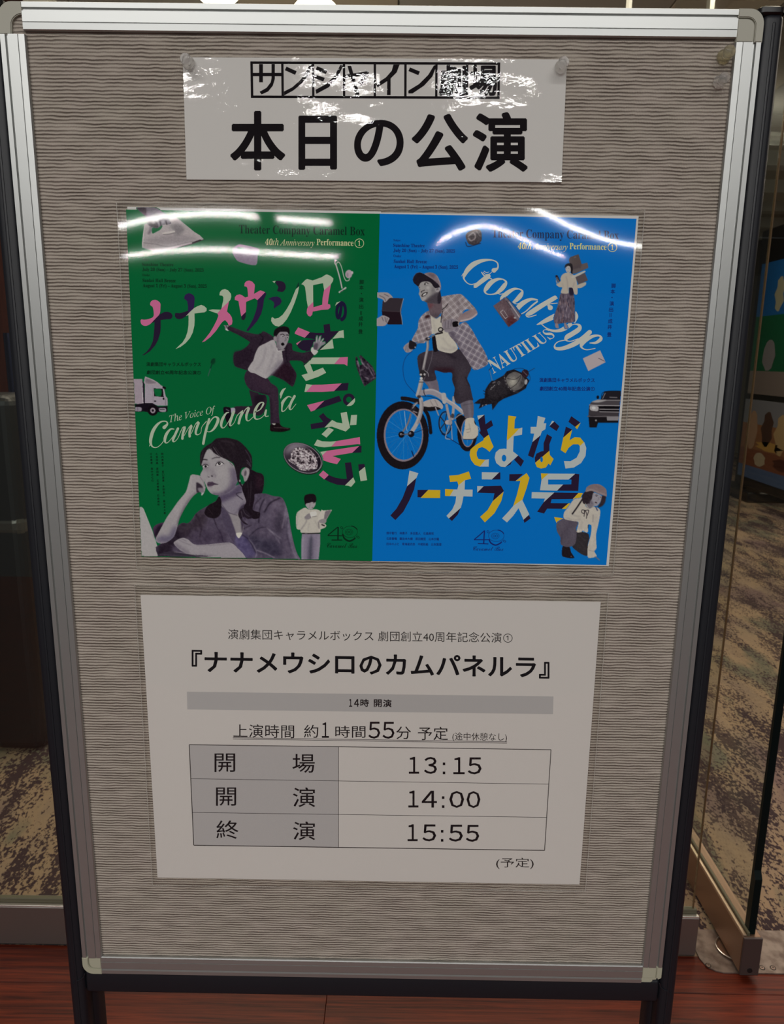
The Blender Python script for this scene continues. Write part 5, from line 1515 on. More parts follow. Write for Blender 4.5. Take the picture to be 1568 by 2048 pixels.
F.build('printed_person', post, 7, 'woman resting her cheek on her fist beside a pale laptop', limit=lambda u, v: (v < 1112.4 + (u - 283) * 9 / 461.5) & (u > 252 + (v - 419) * 31 / 694.0))

# frying pan
F = Fig(563, 882, 648, 952, G_); z = ZMm
F.E(z, 470, 335, 300, 205, (34, 26, 36), 28); F.E(z, 466, 330, 290, 196, (128, 124, 132), 28); 
pm = F.E(z, 464, 328, 280, 186, (58, 50, 60), 28)
F.within(pm); F.P(z, '190,260 300,110 450,105 560,170 400,200 260,260', (128, 122, 132), 5); F.P(z, '600,180 760,340 700,520 640,520 680,350', (28, 22, 30), 4); F.free()
food = F.P(z, '300,260 330,205 400,178 480,190 560,205 620,260 660,320 675,400 668,475 600,490 520,508 420,495 380,440 290,385 262,350 300,330', (126, 118, 124))
F.within(food); F.noise(42, 0.9, 11)
for t in ('420,200 500,230 560,280 600,350', '380,300 450,290 520,330 500,380', '420,480 480,420 560,470 620,430', '520,250 600,300 650,390', '330,230 400,220 430,260', '560,480 620,460 660,470', '300,340 350,370 400,430', '440,330 530,350 580,420', '600,300 640,380 655,440'):
    F.L(z, t, 12, (182, 174, 178), 0.5)
for a, b in ((400, 270), (580, 305), (330, 330), (470, 390), (560, 400), (400, 340)):
    F.E(z, a, b, 20, 14, (44, 36, 42), 20, 0.6)
F.free(); F.L(z, '660,335 705,302', 5, (160, 156, 160), 0.2)
F.L(z, '640,180 720,270 750,360 730,450 660,530', 5, (150, 168, 160), 0.3)
F.build('printed_frying_pan', post, 6, 'pan of noodles seen from above')

# man reading with a cup
F = Fig(588, 984, 668, 1122, G_); z = ZMm
F.P(z, '456,1410 716,1410 716,1550 700,1700 690,1800 448,1800 445,1550', (124, 118, 134), sm=False)
F.P(z, '560,1480 610,1480 600,1800 535,1800', (84, 80, 96), 3); F.L(z, '590,1430 580,1600 575,1790', 10, (60, 66, 72), 1.5); F.L(z, '470,1450 460,1770', 12, (148, 142, 154), 1.5); F.L(z, '690,1450 690,1600 680,1750', 12, (142, 136, 150), 1.5)
F.P(z, '370,1180 385,1110 430,1070 500,1035 560,1065 650,1058 722,1090 690,1200 800,1280 782,1322 722,1346 700,1395 455,1396 432,1352 380,1332', (168, 165, 158))
F.L(z, '495,1190 520,1230 440,1350', 10, (120, 116, 120), 1); F.L(z, '560,1250 540,1380', 8, (146, 142, 140), 1); F.L(z, '640,1220 690,1320', 8, (140, 136, 134), 1); F.L(z, '400,1100 385,1200 380,1300', 12, (148, 146, 142), 1.5); F.L(z, '690,1240 700,1330', 10, (90, 84, 90), 0.8)
F.P(z, '490,1170 560,1115 585,1180 530,1206', (124, 119, 124), 0.3); F.P(z, '570,1102 655,1090 662,1150 592,1172', (190, 188, 180), 0.3); F.L(z, '600,1168 660,1155', 6, (70, 64, 70), 0.4)
F.P(z, '735,1063 760,1075 885,1065 800,1215 760,1225 680,1220 690,1160', (176, 173, 166), 0.2, sm=False); F.P(z, '790,1090 872,1075 792,1215 770,1200', (112, 106, 112), 0.5); F.P(z, '700,1215 780,1190 805,1225 780,1262 710,1250', (134, 128, 132), 0.3); F.L(z, '740,1278 775,1292', 16, (36, 30, 36), 0.4)
F.P(z, '500,955 560,965 645,940 645,1000 605,1052 560,1064 525,1030 505,995', (148, 144, 148)); F.L(z, '575,965 560,1040', 8, (118, 112, 118), 1); F.L(z, '610,968 636,968', 5, (40, 34, 40), 0.3); F.E(z, 606, 1034, 12, 5, (90, 80, 88), 0, 0.4)
F.P(z, '485,905 500,860 560,838 620,840 652,868 662,920 645,962 600,955 560,968 520,975 500,1000 492,950', (32, 25, 31), 0.2); F.L(z, '460,1402 580,1404 702,1400', 16, (40, 34, 38), 0.3); F.L(z, '500,1402 530,1403', 8, (120, 116, 120), 0.3)
F.noise(1.8, 0.8)
F.build('printed_person', post, 6, 'small man in a white shirt reading papers over a cup', limit=lambda u, v: v < 1112.4 + (u - 283) * 9 / 461.5)

# ---- blue page
# open notebook held by two hands
F = Fig(752, 582, 812, 656, B_c); z = ZN
F.P(z, '100,470 180,428 370,435 340,612 88,600', (58, 52, 58), sm=False); F.P(z, '88,600 340,612 356,776 170,776 100,700', (42, 30, 38), sm=False); F.L(z, '372,440 345,540 334,612 350,700 358,776', 7, (150, 152, 162), 0.3); F.L(z, '95,600 335,612', 5, (84, 76, 82), 0.4)
F.P(z, '0,365 160,360 235,425 190,432 150,475 122,486 100,450 0,410', (146, 140, 142)); F.P(z, '0,722 80,668 100,660 125,662 185,690 180,722 130,792 0,790', (146, 140, 144))
for t in ('60,400 120,430 140,470', '120,380 180,410', '90,680 110,730', '130,680 140,740', '160,695 150,750'):
    F.L(z, t, 7, (80, 72, 78), 0.5)
F.build('printed_notebook', post, 2, 'dark open notebook held by two hands', limit=lambda u, v: u > 756.5 - (v - 427) * 0.016)

# compact camera shaped stone
F = Fig(926, 452, 968, 500, B_c); z = ZW
F.P(z, '545,150 560,125 600,110 628,115 637,140 634,178 600,200 562,192', (68, 62, 66)); F.L(z, '560,150 590,130 600,160 575,175 562,160', 8, (128, 120, 122), 0.6); F.L(z, '608,120 628,150', 6, (100, 94, 98), 0.6); F.L(z, '545,185 560,208 630,190', 4, (30, 28, 50), 0.4)
F.noise(6, 0.9); F.build('printed_camera', post, 2)

# radio cassette player
F = Fig(980, 588, 1050, 662, B_c); z = ZP
F.within(F.P(z, '398,516 505,440 640,640 540,712', (92, 78, 84), sm=False)); F.P(z, '520,640 560,610 640,650 542,712', (84, 52, 56), 3); F.P(z, '400,516 460,475 520,560 470,600', (104, 90, 96), 4)
F.free(); F.P(z, '500,442 520,436 655,600 622,655', (106, 98, 106), sm=False); F.L(z, '545,480 600,560 640,620', 8, (168, 166, 170), 0.4); F.L(z, '520,470 560,530', 6, (60, 52, 60), 0.4); F.L(z, '520,435 600,520 658,605', 5, (54, 60, 84), 0.3)
F.L(z, '490,552 465,572 510,632 535,614', 4, (186, 184, 186), 0.2, curve=False); F.L(z, '498,560 528,606', 3, (180, 178, 180), 0.2); F.E(z, 600, 625, 12, 9, (150, 148, 152), 0, 0.4)
F.noise(3, 0.8); F.build('printed_radio', post, 6, 'old radio cassette player')

# woman with boxes
F = Fig(1104, 504, 1184, 664, B_c); z = ZQ
F.P(z, '620,320 650,260 830,198 898,412 690,492 640,400', (84, 76, 76), sm=False); F.P(z, '690,492 890,412 1020,380 1042,490 780,612 690,625', (94, 87, 88), sm=False); F.P(z, '760,692 965,598 1032,762 832,862', (86, 80, 84), sm=False)
F.P(z, '690,492 890,412 860,480 700,530', (78, 70, 74), 1.5); F.L(z, '740,270 770,260', 14, (130, 120, 116), 0.8); F.L(z, '860,480 870,500', 6, (50, 44, 50), 0.5)
F.P(z, '450,1040 620,1032 625,928 712,928 728,1060 750,1250 748,1420 752,1632 660,1672 500,1682 330,1702 298,1560 380,1300 420,1130', (94, 86, 98), 0.2)
F.within(F.al.copy() * (F.Y > 0)); r_ = np.random.RandomState(2)
for i in range(150):
    x = r_.uniform(320, 745); y = r_.uniform(1060, 1640); lo = 300 + (1660 - y) * 0.25
    if x < lo:
        continue
    br = (y - 1060) / 600
    F.L(z, '%f,%f %f,%f' % (x, y, x + (x - 560) * 0.05, y + r_.uniform(30, 90)), r_.uniform(6, 16), [(44, 40, 56), (140, 132, 142), (130 + 20 * br, 112, 112 - 10 * br), (60, 50, 58)][i % 4], 0.5, 0.75)
F.free(); F.P(z, '625,930 712,930 724,1070 640,1080', (46, 42, 58), 1)
F.P(z, '322,1700 382,1690 404,1792 340,1782', (132, 120, 126), 0.3); F.P(z, '518,1690 562,1690 605,1792 540,1800', (132, 120, 126), 0.3)
F.P(z, '440,720 480,640 560,600 680,615 765,700 805,860 805,1052 740,1058 702,930 620,922 612,1042 448,1032 480,920 410,905 348,852 420,800 450,762', (162, 156, 146))
F.L(z, '560,680 590,800 600,980', 10, (126, 120, 122), 1); F.L(z, '740,800 700,930', 8, (124, 118, 118), 1); F.L(z, '480,820 500,900', 8, (134, 128, 126), 1)
F.P(z, '805,862 985,800 982,862 890,922 806,926', (160, 155, 146), 0.3); F.P(z, '690,676 950,556 962,592 710,716', (166, 163, 156), 0.3)
F.P(z, '530,492 550,420 612,393 680,402 705,470 695,640 662,580 630,470 570,470', (32, 28, 34), 0.2); F.P(z, '550,500 600,450 650,470 664,560 622,604 580,592 552,540', (158, 155, 154), 0.2)
F.L(z, '560,505 575,503', 5, (50, 44, 48), 0.3); F.L(z, '605,500 625,505', 5, (50, 44, 48), 0.3); F.L(z, '590,570 612,568', 6, (100, 88, 92), 0.3); F.P(z, '640,590 700,640 680,660 640,640', (150, 146, 146), 0.4)
F.P(z, '330,662 378,656 432,780 385,802 350,735', (38, 40, 58), 0.2)
for t in ('345,720 372,700', '360,752 388,728', '372,780 402,756', '388,800 418,784'):
    F.L(z, t, 9, (176, 172, 172), 0.2)
F.P(z, '348,740 370,800 400,830 360,830 342,790', (140, 134, 138), 0.4)
F.build('printed_person', post, 6, 'woman in a long patterned skirt carrying three boxes')

# note paper
F = Fig(1162, 698, 1214, 744, B_c); z = ZP
F.P(z, '1225,1000 1385,925 1435,1035 1275,1117', (160, 151, 154), sm=False); F.L(z, '1370,998 1425,1026', 5, (70, 62, 76), 0.2)
F.build('printed_envelope', post, 2)

# riveted flying submarine
F = Fig(944, 732, 1072, 822, B_c); z = ZU
F.L(z, '430,88 500,80 560,110 590,180 560,240', 3, (30, 30, 50), 0.2); F.L(z, '540,130 590,105 632,80', 4, (40, 36, 56), 0.2); F.L(z, '190,95 205,150 220,210', 6, (110, 112, 130), 0.4); F.L(z, '185,100 215,65', 5, (30, 30, 46), 0.2)
F.P(z, '150,290 180,240 210,205 240,200 330,150 360,110 430,90 520,130 580,200 545,280 460,330 330,380 280,412 220,492 212,430 162,440 84,478 102,430 38,426 92,382 142,374', (38, 35, 40), sm=False)
F.L(z, '130,300 150,310', 6, (38, 35, 40)); F.L(z, '135,330 150,335', 6, (38, 35, 40))
F.P(z, '200,250 330,180 380,300 240,380 170,350', (50, 47, 52), 3)
dm = F.P(z, '352,190 380,140 440,115 500,140 535,190 530,250 480,290 430,300 380,270', (96, 94, 94), 0.3)
F.within(dm); F.E(z, 420, 215, 40, 46, (156, 154, 146), 30, 4); F.E(z, 510, 230, 20, 30, (60, 58, 60), 0, 3); F.free()
F.L(z, '365,180 440,190 500,150', 4, (30, 28, 32), 0.3); F.L(z, '395,280 460,230 500,160', 4, (30, 28, 32), 0.3); F.L(z, '335,150 350,220 400,290 470,320', 13, (62, 58, 62), 0.4)
for t in ((338, 175), (345, 205), (355, 235), (375, 265), (400, 290), (430, 308)):
    F.E(z, t[0], t[1], 4, 4, (150, 148, 150), 0, 0.2)
F.E(z, 540, 132, 36, 40, (52, 38, 46), 0, 0.3); F.L(z, '520,110 560,150', 6, (110, 100, 106), 0.5); F.L(z, '515,150 520,200', 7, (40, 34, 40), 0.3); F.E(z, 548, 215, 14, 26, (150, 152, 156), 10, 0.4)
for a, b in ((215, 270), (230, 262), (205, 285), (238, 250)):
    F.E(z, a, b, 7, 5, (132, 130, 132), -40, 0.3)
F.E(z, 282, 224, 11, 17, (110, 108, 112), 10, 0.3); F.E(z, 282, 224, 6, 11, (38, 35, 40), 10, 0.2); F.L(z, '225,225 245,215', 12, (104, 100, 104), 0.4); F.L(z, '120,455 128,440', 5, (160, 160, 165), 0.2); F.L(z, '148,440 165,438', 5, (150, 150, 158), 0.2); F.noise(3.5, 0.8)
F.build('printed_submarine', post, 6, 'riveted dark submarine with a glass dome')

# car
F = Fig(1174, 778, 1246, 858, B_c); z = ZU
F.P(z, '1280,388 1318,306 1560,304 1560,390', (40, 38, 44), sm=False); F.L(z, '1285,385 1320,310 1560,306', 5, (24, 22, 26), 0.2); F.L(z, '1300,378 1325,325', 5, (150, 150, 156), 0.3); F.L(z, '1370,365 1440,368', 8, (120, 118, 122), 0.5); F.E(z, 1252, 365, 13, 18, (26, 24, 30), 0, 0.3)
F.P(z, '1190,412 1250,388 1560,388 1560,440 1168,440', (74, 70, 74), sm=False); F.P(z, '1190,412 1250,390 1340,392 1270,415', (150, 148, 150), 0.8); F.L(z, '1280,395 1560,396', 6, (140, 138, 140), 0.4)
F.P(z, '1168,438 1560,440 1560,560 1160,545', (66, 62, 66), sm=False); F.L(z, '1170,441 1270,444 1560,448', 6, (176, 174, 176), 0.2); F.P(z, '1280,455 1560,458 1560,478 1282,475', (22, 20, 24), 0.2); F.P(z, '1285,490 1560,492 1560,506 1290,502', (26, 24, 28), 0.2); F.L(z, '1270,482 1560,486', 5, (164, 162, 166), 0.2); F.L(z, '1270,508 1560,512', 5, (160, 158, 162), 0.2)
F.P(z, '1178,452 1255,455 1250,500 1182,492', (156, 154, 156), 0.3); F.E(z, 1212, 470, 18, 12, (200, 200, 200), 0, 0.4)
F.P(z, '1160,540 1560,555 1560,616 1255,614 1240,662 1170,660', (32, 29, 33), sm=False); F.P(z, '1160,545 1560,552 1560,562 1160,556', (96, 92, 96), 0.5); F.P(z, '1340,553 1560,557 1560,596 1342,592', (124, 122, 126), 0.2, sm=False); F.E(z, 1234, 592, 9, 9, (140, 138, 140), 0, 0.3)
F.build('printed_car', post, 6, 'front of a dark car', limit=lambda u, v: u < 1273 - (v - 437.5) * 60.4 / 692.5 - 0.5)

# cyclist
F = Fig(751, 542, 984, 942, B_c); z = ZO
PT = (60, 54, 62)
# far leg
F.P(z, '640,400 800,375 835,560 720,530 690,470', (104, 98, 108)); F.L(z, '700,420 760,540', 10, (126, 120, 130), 1.5)
F.P(z, '615,690 700,650 780,640 830,660 885,720 870,772 700,760 625,740', (158, 153, 152)); F.L(z, '720,660 760,730', 6, (110, 104, 108), 0.6); F.L(z, '780,650 820,730', 6, (110, 104, 108), 0.6); F.P(z, '625,738 700,745 800,740 860,775 700,800', (36, 31, 34), 0.3)
# rear wheel
def wheel(cx, cy, rx, ry, w_, n_, hub, sp=(90, 112, 150)):
    F.E(z, cx, cy, rx, ry, (34, 29, 34))
    F.E(z, cx + w_ * 0.1, cy - 3, rx - w_ * 0.82, ry - w_, (126, 116, 124)); F.E(z, cx + w_ * 0.13, cy - 5, rx - w_ * 1.02, ry - w_ * 1.22, B_c)
    for i in range(n_):
        a = 2 * math.pi * i / n_ + 0.13
        F.L(z, '%f,%f %f,%f' % (hub[0] + (35 if i % 2 else -35) * 0.8, hub[1], cx + w_ * 0.13 + (rx - w_ * 1.02) * math.cos(a), cy + (ry - w_ * 1.2) * math.sin(a)), 3.0, sp if i % 3 else (150, 168, 190), 0.0, 0.8)


wheel(1205, 1085, 130, 240, 52, 12, (1180, 1080))
F.P(z, '1060,870 1100,830 1150,860 1160,900 1120,960 1090,1100 1070,1000', (30, 26, 30), 0.4)
# front wheel
wheel(362, 1115, 340, 446, 100, 26, (400, 1098))
F.L(z, '640,770 690,850 715,960 728,1080', 44, (34, 29, 34), 0.2); F.P(z, '340,608 420,612 540,635 600,640 610,720 520,690 430,665 345,655', (36, 32, 36), 0.2)
F.L(z, '470,330 440,500', 1, B_c)
F.L(z, '465,840 450,900 420,980 370,1060', 24, (116, 110, 116), 0.4); F.L(z, '600,640 608,740 585,860 540,970 485,1060', 52, (156, 153, 154), 0.3); F.L(z, '615,660 625,740 600,860 560,960', 12, (116, 110, 116), 1)
F.L(z, '480,780 510,720 550,690', 26, (120, 116, 122), 0.5); F.E(z, 500, 770, 30, 40, (48, 44, 50), 20, 0.6); F.L(z, '490,760 540,700', 9, (170, 168, 170), 0.3); F.L(z, '500,800 550,820', 14, (140, 130, 136), 0.5)
F.E(z, 345, 1105, 40, 42, (30, 26, 30)); F.E(z, 340, 1100, 14, 14, (128, 124, 130)); F.E(z, 472, 1098, 42, 42, (32, 28, 32)); F.E(z, 460, 1090, 15, 15, (140, 136, 142)); F.L(z, '345,1105 470,1095', 14, (90, 86, 94), 0.3); F.L(z, '470,1095 600,1050 735,980', 6, (40, 40, 60), 0.2)
F.L(z, '385,800 400,960 420,1060', 7, (170, 176, 186), 0.3); F.L(z, '480,1320 505,1390', 12, (24, 30, 60), 0.3)
# drivetrain
t_ = np.linspace(0, 2 * np.pi, 30)
F.L(z, np.stack([918 + 82 * np.cos(t_), 955 + 148 * np.sin(t_)], 1), 15, (38, 34, 42), 0.2, curve=False); F.L(z, np.stack([918 + 68 * np.cos(t_), 955 + 128 * np.sin(t_)], 1), 6, (110, 106, 112), 0.3, curve=False)
for a in range(5):
    F.L(z, '915,950 %f,%f' % (915 + 70 * math.cos(a * 1.256), 950 + 125 * math.sin(a * 1.256)), 13, (48, 44, 52), 0.3)
F.L(z, '870,1095 980,1160 1125,1250', 8, (20, 30, 66), 0.2); F.L(z, '965,990 930,1100 925,1155 980,1165', 11, (150, 148, 152), 0.2); F.L(z, '1000,990 1005,1100 1008,1170', 10, (152, 150, 154), 0.2)
F.L(z, '1045,935 1100,1050 1160,1165', 15, (134, 130, 136), 0.3); F.L(z, '1040,900 1100,850 1150,840', 14, (128, 124, 130), 0.3)
F.L(z, '935,720 955,820 985,935', 34, (142, 138, 142), 0.3); F.L(z, '1028,620 1025,760 1010,900', 36, (146, 143, 147), 0.3); F.E(z, 1015, 860, 22, 30, (70, 66, 72), 0, 0.5); F.E(z, 955, 945, 42, 32, (156, 152, 155), 0, 0.3); F.E(z, 985, 945, 24, 36, (140, 136, 140), 0, 0.3)
F.L(z, '790,750 830,850', 16, (140, 136, 142), 0.3)
F.L(z, '610,560 720,545 830,585 920,650', 76, (138, 134, 142), 0.3); F.L(z, '920,650 1030,720 1150,815', 50, (150, 147, 151), 0.3); F.L(z, '640,530 760,520 880,580', 14, (170, 168, 172), 1); F.L(z, '930,640 1050,710 1140,790', 10, (176, 174, 176), 0.8)
F.P(z, '870,570 925,570 930,690 885,695', (160, 158, 158), 0.3); F.L(z, '620,600 750,615 850,660 900,720', 6, (34, 30, 36), 0.2); F.L(z, '640,500 640,560 660,600', 8, (30, 28, 34), 0.3)
F.L(z, '605,410 585,500 560,590', 56, (158, 155, 154), 0.3); F.L(z, '622,420 602,500 575,590', 14, (120, 116, 120), 1); F.E(z, 575, 610, 26, 20, (60, 56, 60), 0, 0.5)
# near leg, shoe
pm = F.P(z, '553,110 575,60 640,25 760,5 900,10 1100,-10 1180,50 1250,180 1256,250 1205,370 1240,460 1270,600 1276,662 1130,702 1060,692 1030,600 1042,500 1008,400 1003,298 900,298 780,268 800,388 650,410 600,350 568,240', PT)
F.within(pm); F.L(z, '650,80 850,110 1000,160', 70, (76, 68, 76), 8); F.L(z, '1150,200 1120,350 1150,560', 60, (76, 70, 78), 8); F.P(z, '780,240 1010,240 1010,300 780,290', (54, 34, 42), 3); F.L(z, '1030,320 1040,600', 26, (42, 36, 42), 3); F.L(z, '940,40 1050,110', 20, (40, 34, 42), 2); F.L(z, '620,120 610,300', 20, (46, 40, 48), 3); F.L(z, '1180,350 1240,470', 10, (36, 30, 38), 1.2); F.free()
F.P(z, '1120,700 1275,660 1282,880 1180,890 1150,800', (98, 94, 104)); F.L(z, '1230,680 1245,880', 26, (116, 112, 122), 2); F.L(z, '1150,720 1270,700', 5, (70, 66, 76), 0.6)
F.P(z, '1188,900 1290,890 1300,958 1342,1010 1345,1110 1290,1160 1160,1165 1155,1100 1170,1020', (172, 168, 158)); F.L(z, '1160,1168 1290,1165 1342,1125', 9, (50, 44, 44), 0.3); F.L(z, '1190,1040 1250,1030', 5, (110, 106, 102), 0.4); F.L(z, '1200,1080 1240,1070', 5, (110, 106, 102), 0.4); F.L(z, '1230,960 1250,1060', 6, (140, 136, 128), 0.7); F.L(z, '1330,990 1368,1030 1350,1050', 7, (150, 150, 156), 0.2)
# upper body
z = ZN
F.L(z, '485,1125 400,1210 365,1350 400,1530 530,1680', 6, (24, 52, 104), 0.1); F.L(z, '752,1100 738,1230 680,1400 630,1520', 5, (110, 108, 116), 0.2)
LS = (128, 120, 124)
F.P(z, '745,930 795,940 825,1110 765,1125', (32, 27, 32), 0.3)
F.P(z, '712,650 800,700 862,670 882,820 935,880 968,888 1084,1080 1000,1152 880,1132 818,1100 800,1000 780,900 740,900 722,800', (172, 169, 160)); F.L(z, '880,950 960,1050 1050,1080', 10, (146, 142, 138), 1.5); F.L(z, '860,1080 960,1110 1060,1090', 14, (140, 136, 134), 2); F.L(z, '760,720 790,880', 14, (150, 146, 142), 2)
lm = F.P(z, '712,600 622,650 570,730 558,830 498,940 488,1000 640,1022 702,940 742,900 735,760', LS)
rm = F.P(z, '858,430 940,400 1112,378 1182,430 1242,490 1322,590 1185,580 1125,660 1085,700 1105,765 960,862 890,842 862,700 868,590', (134, 126, 128))
dm = F.P(z, '955,882 1100,780 1190,748 1282,870 1342,980 1432,1130 1480,1290 1300,1372 1200,1232 1100,1092 1060,1022', (118, 112, 122))
for m_, ori, seed in ((lm, (0.35, 1.0), 1), (rm, (0.75, -0.6), 2), (dm, (0.5, -0.85), 3)):
    F.within(m_)
    for (ux, uy), ph in ((ori, 0), ((-ori[1], ori[0]), 3.1)):
        nrm = math.hypot(ux, uy); s_ = (F.X * ux + F.Y * uy) / nrm
        for per, wd, c, a in ((10.5, 2.6, (168, 163, 168), 0.55), (10.5, 1.0, (70, 62, 76), 0.55)):
            ph2 = ph + (per / 2 if c[0] < 100 else 0)
            F.put(np.clip((wd / 2 - np.abs(((s_ + ph2) % per) - per / 2)) * 2, 0, 1), c, 0.3, a)
    F.noise(5, 2.5, seed)
    F.free()
F.within(rm); F.L(z, '1060,400 1100,520 1080,640', 12, (90, 82, 88), 2); F.L(z, '950,420 900,560', 20, (150, 142, 144), 3); F.free()
F.within(dm); F.P(z, '1060,1022 960,880 1010,860 1180,1180 1300,1372 1200,1232', (86, 80, 92), 3); F.free()
F.L(z, '955,505 920,550 878,582', 9, (30, 25, 30), 0.3); F.L(z, '885,600 868,680 862,750', 9, (36, 30, 36), 0.4); F.P(z, '655,665 700,650 715,680 660,700', (60, 40, 44), 1)
am = F.P(z, '1085,700 1150,630 1262,578 1325,592 1335,650 1250,712 1150,742 1098,742', (134, 120, 122)); F.within(am); F.L(z, '1120,730 1250,700 1330,640', 14, (176, 170, 172), 0.8); F.L(z, '1130,660 1250,600', 18, (112, 96, 100), 3); F.free()
F.P(z, '882,820 900,742 1010,700 1085,760 1010,860 935,882', (126, 120, 128)); 
for t in ('920,740 915,820', '960,730 955,830', '1000,720 990,800'):
    F.L(z, t, 7, (82, 76, 84), 0.6)
F.P(z, '1015,745 1082,738 1085,800 1020,808', (26, 22, 26), 0.3); F.L(z, '1085,760 1100,800', 8, (170, 168, 170), 0.4)
F.P(z, '370,1080 400,1040 455,1008 520,1060 470,1132 410,1142 382,1112', (138, 132, 138)); F.P(z, '450,992 470,985 545,1030 520,1095 455,1098 440,1060', (40, 36, 40), 0.4); F.L(z, '410,1050 400,1120', 6, (90, 84, 92), 0.6); F.L(z, '430,1050 430,1130', 6, (90, 84, 92), 0.6); F.E(z, 525, 1075, 9, 9, (150, 150, 156), 0, 0.3)
F.L(z, '540,1030 620,1000 680,970 760,930 820,880 900,840 980,830', 11, (110, 106, 112), 0.3); F.L(z, '790,905 880,885', 18, (26, 22, 26), 0.3)
F.L(z, np.stack([858 + 28 * np.cos(t_), 845 + 26 * np.sin(t_)], 1), 13, (30, 26, 30), 0.2, curve=False); F.L(z, '740,925 830,868', 7, (160, 158, 162), 0.3); F.L(z, '900,870 960,880', 8, (140, 138, 142), 0.3)
F.L(z, '688,985 690,1060 680,1120 650,1260 625,1390', 34, (120, 116, 120), 0.3); F.L(z, '682,1000 684,1080 660,1200 632,1340', 9, (176, 174, 174), 0.7); F.E(z, 690, 965, 34, 22, (56, 52, 58), 0, 0.5); F.E(z, 700, 960, 14, 9, (150, 148, 152), 0, 0.3)
F.E(z, 625, 1420, 46, 50, (50, 46, 50), 0, 0.6); F.E(z, 600, 1432, 16, 14, (170, 168, 170), 0, 0.3); F.E(z, 648, 1430, 14, 16, (160, 158, 162), 0, 0.3); F.L(z, '650,1380 690,1410 700,1455', 8, (140, 138, 142), 0.3); F.E(z, 605, 1480, 20, 16, (190, 188, 188), 0, 0.4); F.L(z, '575,1530 640,1530', 8, (60, 56, 60), 0.3)
F.P(z, '690,470 862,400 872,600 850,640 800,692 725,652 700,560', (98, 86, 92)); F.P(z, '690,480 760,470 740,560 700,560', (104, 72, 78), 2); F.P(z, '730,640 850,640 800,700', (84, 76, 82), 2); F.L(z, '740,690 790,712 850,680', 6, (176, 174, 168), 0.5)
z = ZV
hm = F.P(z, '330,770 400,620 480,560 620,545 800,560 950,760 1165,780 1180,900 1200,1000 1225,1190 1190,1400 1060,1420 720,1400 560,1325 470,1295 400,1150 343,1040 378,900', (142, 140, 140))
F.within(hm)
F.P(z, '850,1080 1000,980 1100,960 1240,1000 1240,1430 700,1430 540,1330 720,1190', (76, 71, 78), 2); F.P(z, '1150,890 1240,900 1240,1430 1100,1430 1080,1150 1130,980', (50, 45, 53), 0.8); F.P(z, '900,700 960,800 960,980 860,1080 840,900', (112, 108, 112), 2.5)
F.E(z, 700, 790, 60, 60, (160, 158, 158), 0, 1.5); F.E(z, 560, 1220, 70, 50, (156, 153, 152), -30, 1.5)
F.free()
F.P(z, '985,840 1050,790 1160,780 1172,900 1100,962 1020,955', (146, 142, 146), 0.2); F.L(z, '1050,880 1080,830 1110,850', 26, (70, 66, 72), 0.4)
F.P(z, '560,250 700,200 900,210 1040,300 1130,440 1205,640 1215,890 1165,760 1050,590 900,460 700,340', (122, 112, 118)); F.P(z, '700,240 900,240 980,330 900,430', (104, 92, 98), 1.5); F.L(z, '1050,330 1140,520 1200,760', 22, (150, 146, 154), 0.5)
F.P(z, '108,470 150,340 250,220 390,190 540,250 700,340 900,460 1050,585 1165,752 1110,790 1005,810 930,760 850,640 760,565 620,545 470,570 400,620 335,745 260,700 150,600', (40, 35, 44), 0.2)
F.L(z, '560,250 720,350 900,465 1060,610', 14, (150, 140, 146), 0.4); F.L(z, '115,450 160,330 260,225 390,195 520,235', 12, (92, 100, 130), 0.3)
F.L(z, '565,670 600,605 660,600 715,630', 24, (40, 36, 40), 0.3); F.E(z, 590, 655, 24, 26, (34, 30, 34), 0, 0.3); F.E(z, 640, 645, 24, 16, (178, 178, 178), 0, 0.3); F.L(z, '570,715 620,725 690,690', 14, (100, 96, 100), 0.6); F.L(z, '350,800 385,770', 22, (44, 40, 46), 0.4); F.L(z, '390,830 405,880', 16, (120, 116, 120), 0.5)
F.L(z, '440,950 500,915 575,885', 26, (46, 42, 46), 0.4); F.E(z, 455, 960, 20, 30, (60, 56, 60), 0, 0.5); F.L(z, '640,850 690,930', 14, (110, 106, 110), 0.8)
F.P(z, '450,1130 470,1050 555,985 700,968 655,1045 565,1110 482,1150', (32, 27, 30), 0.3); F.P(z, '492,1105 540,1035 640,995 622,1050 530,1108', (190, 188, 184), 0.2); F.L(z, '510,1150 600,1110 670,1040', 12, (110, 104, 108), 0.6); F.L(z, '400,1150 440,1250 520,1310', 14, (150, 152, 164), 0.5)
F.noise(1.6, 0.7, 9)
F.build('printed_person', post, 3, 'laughing cyclist in a cap and checked shirt on a folding bicycle', limit=lambda u, v: u > 756.5 - (v - 427) * 0.016)

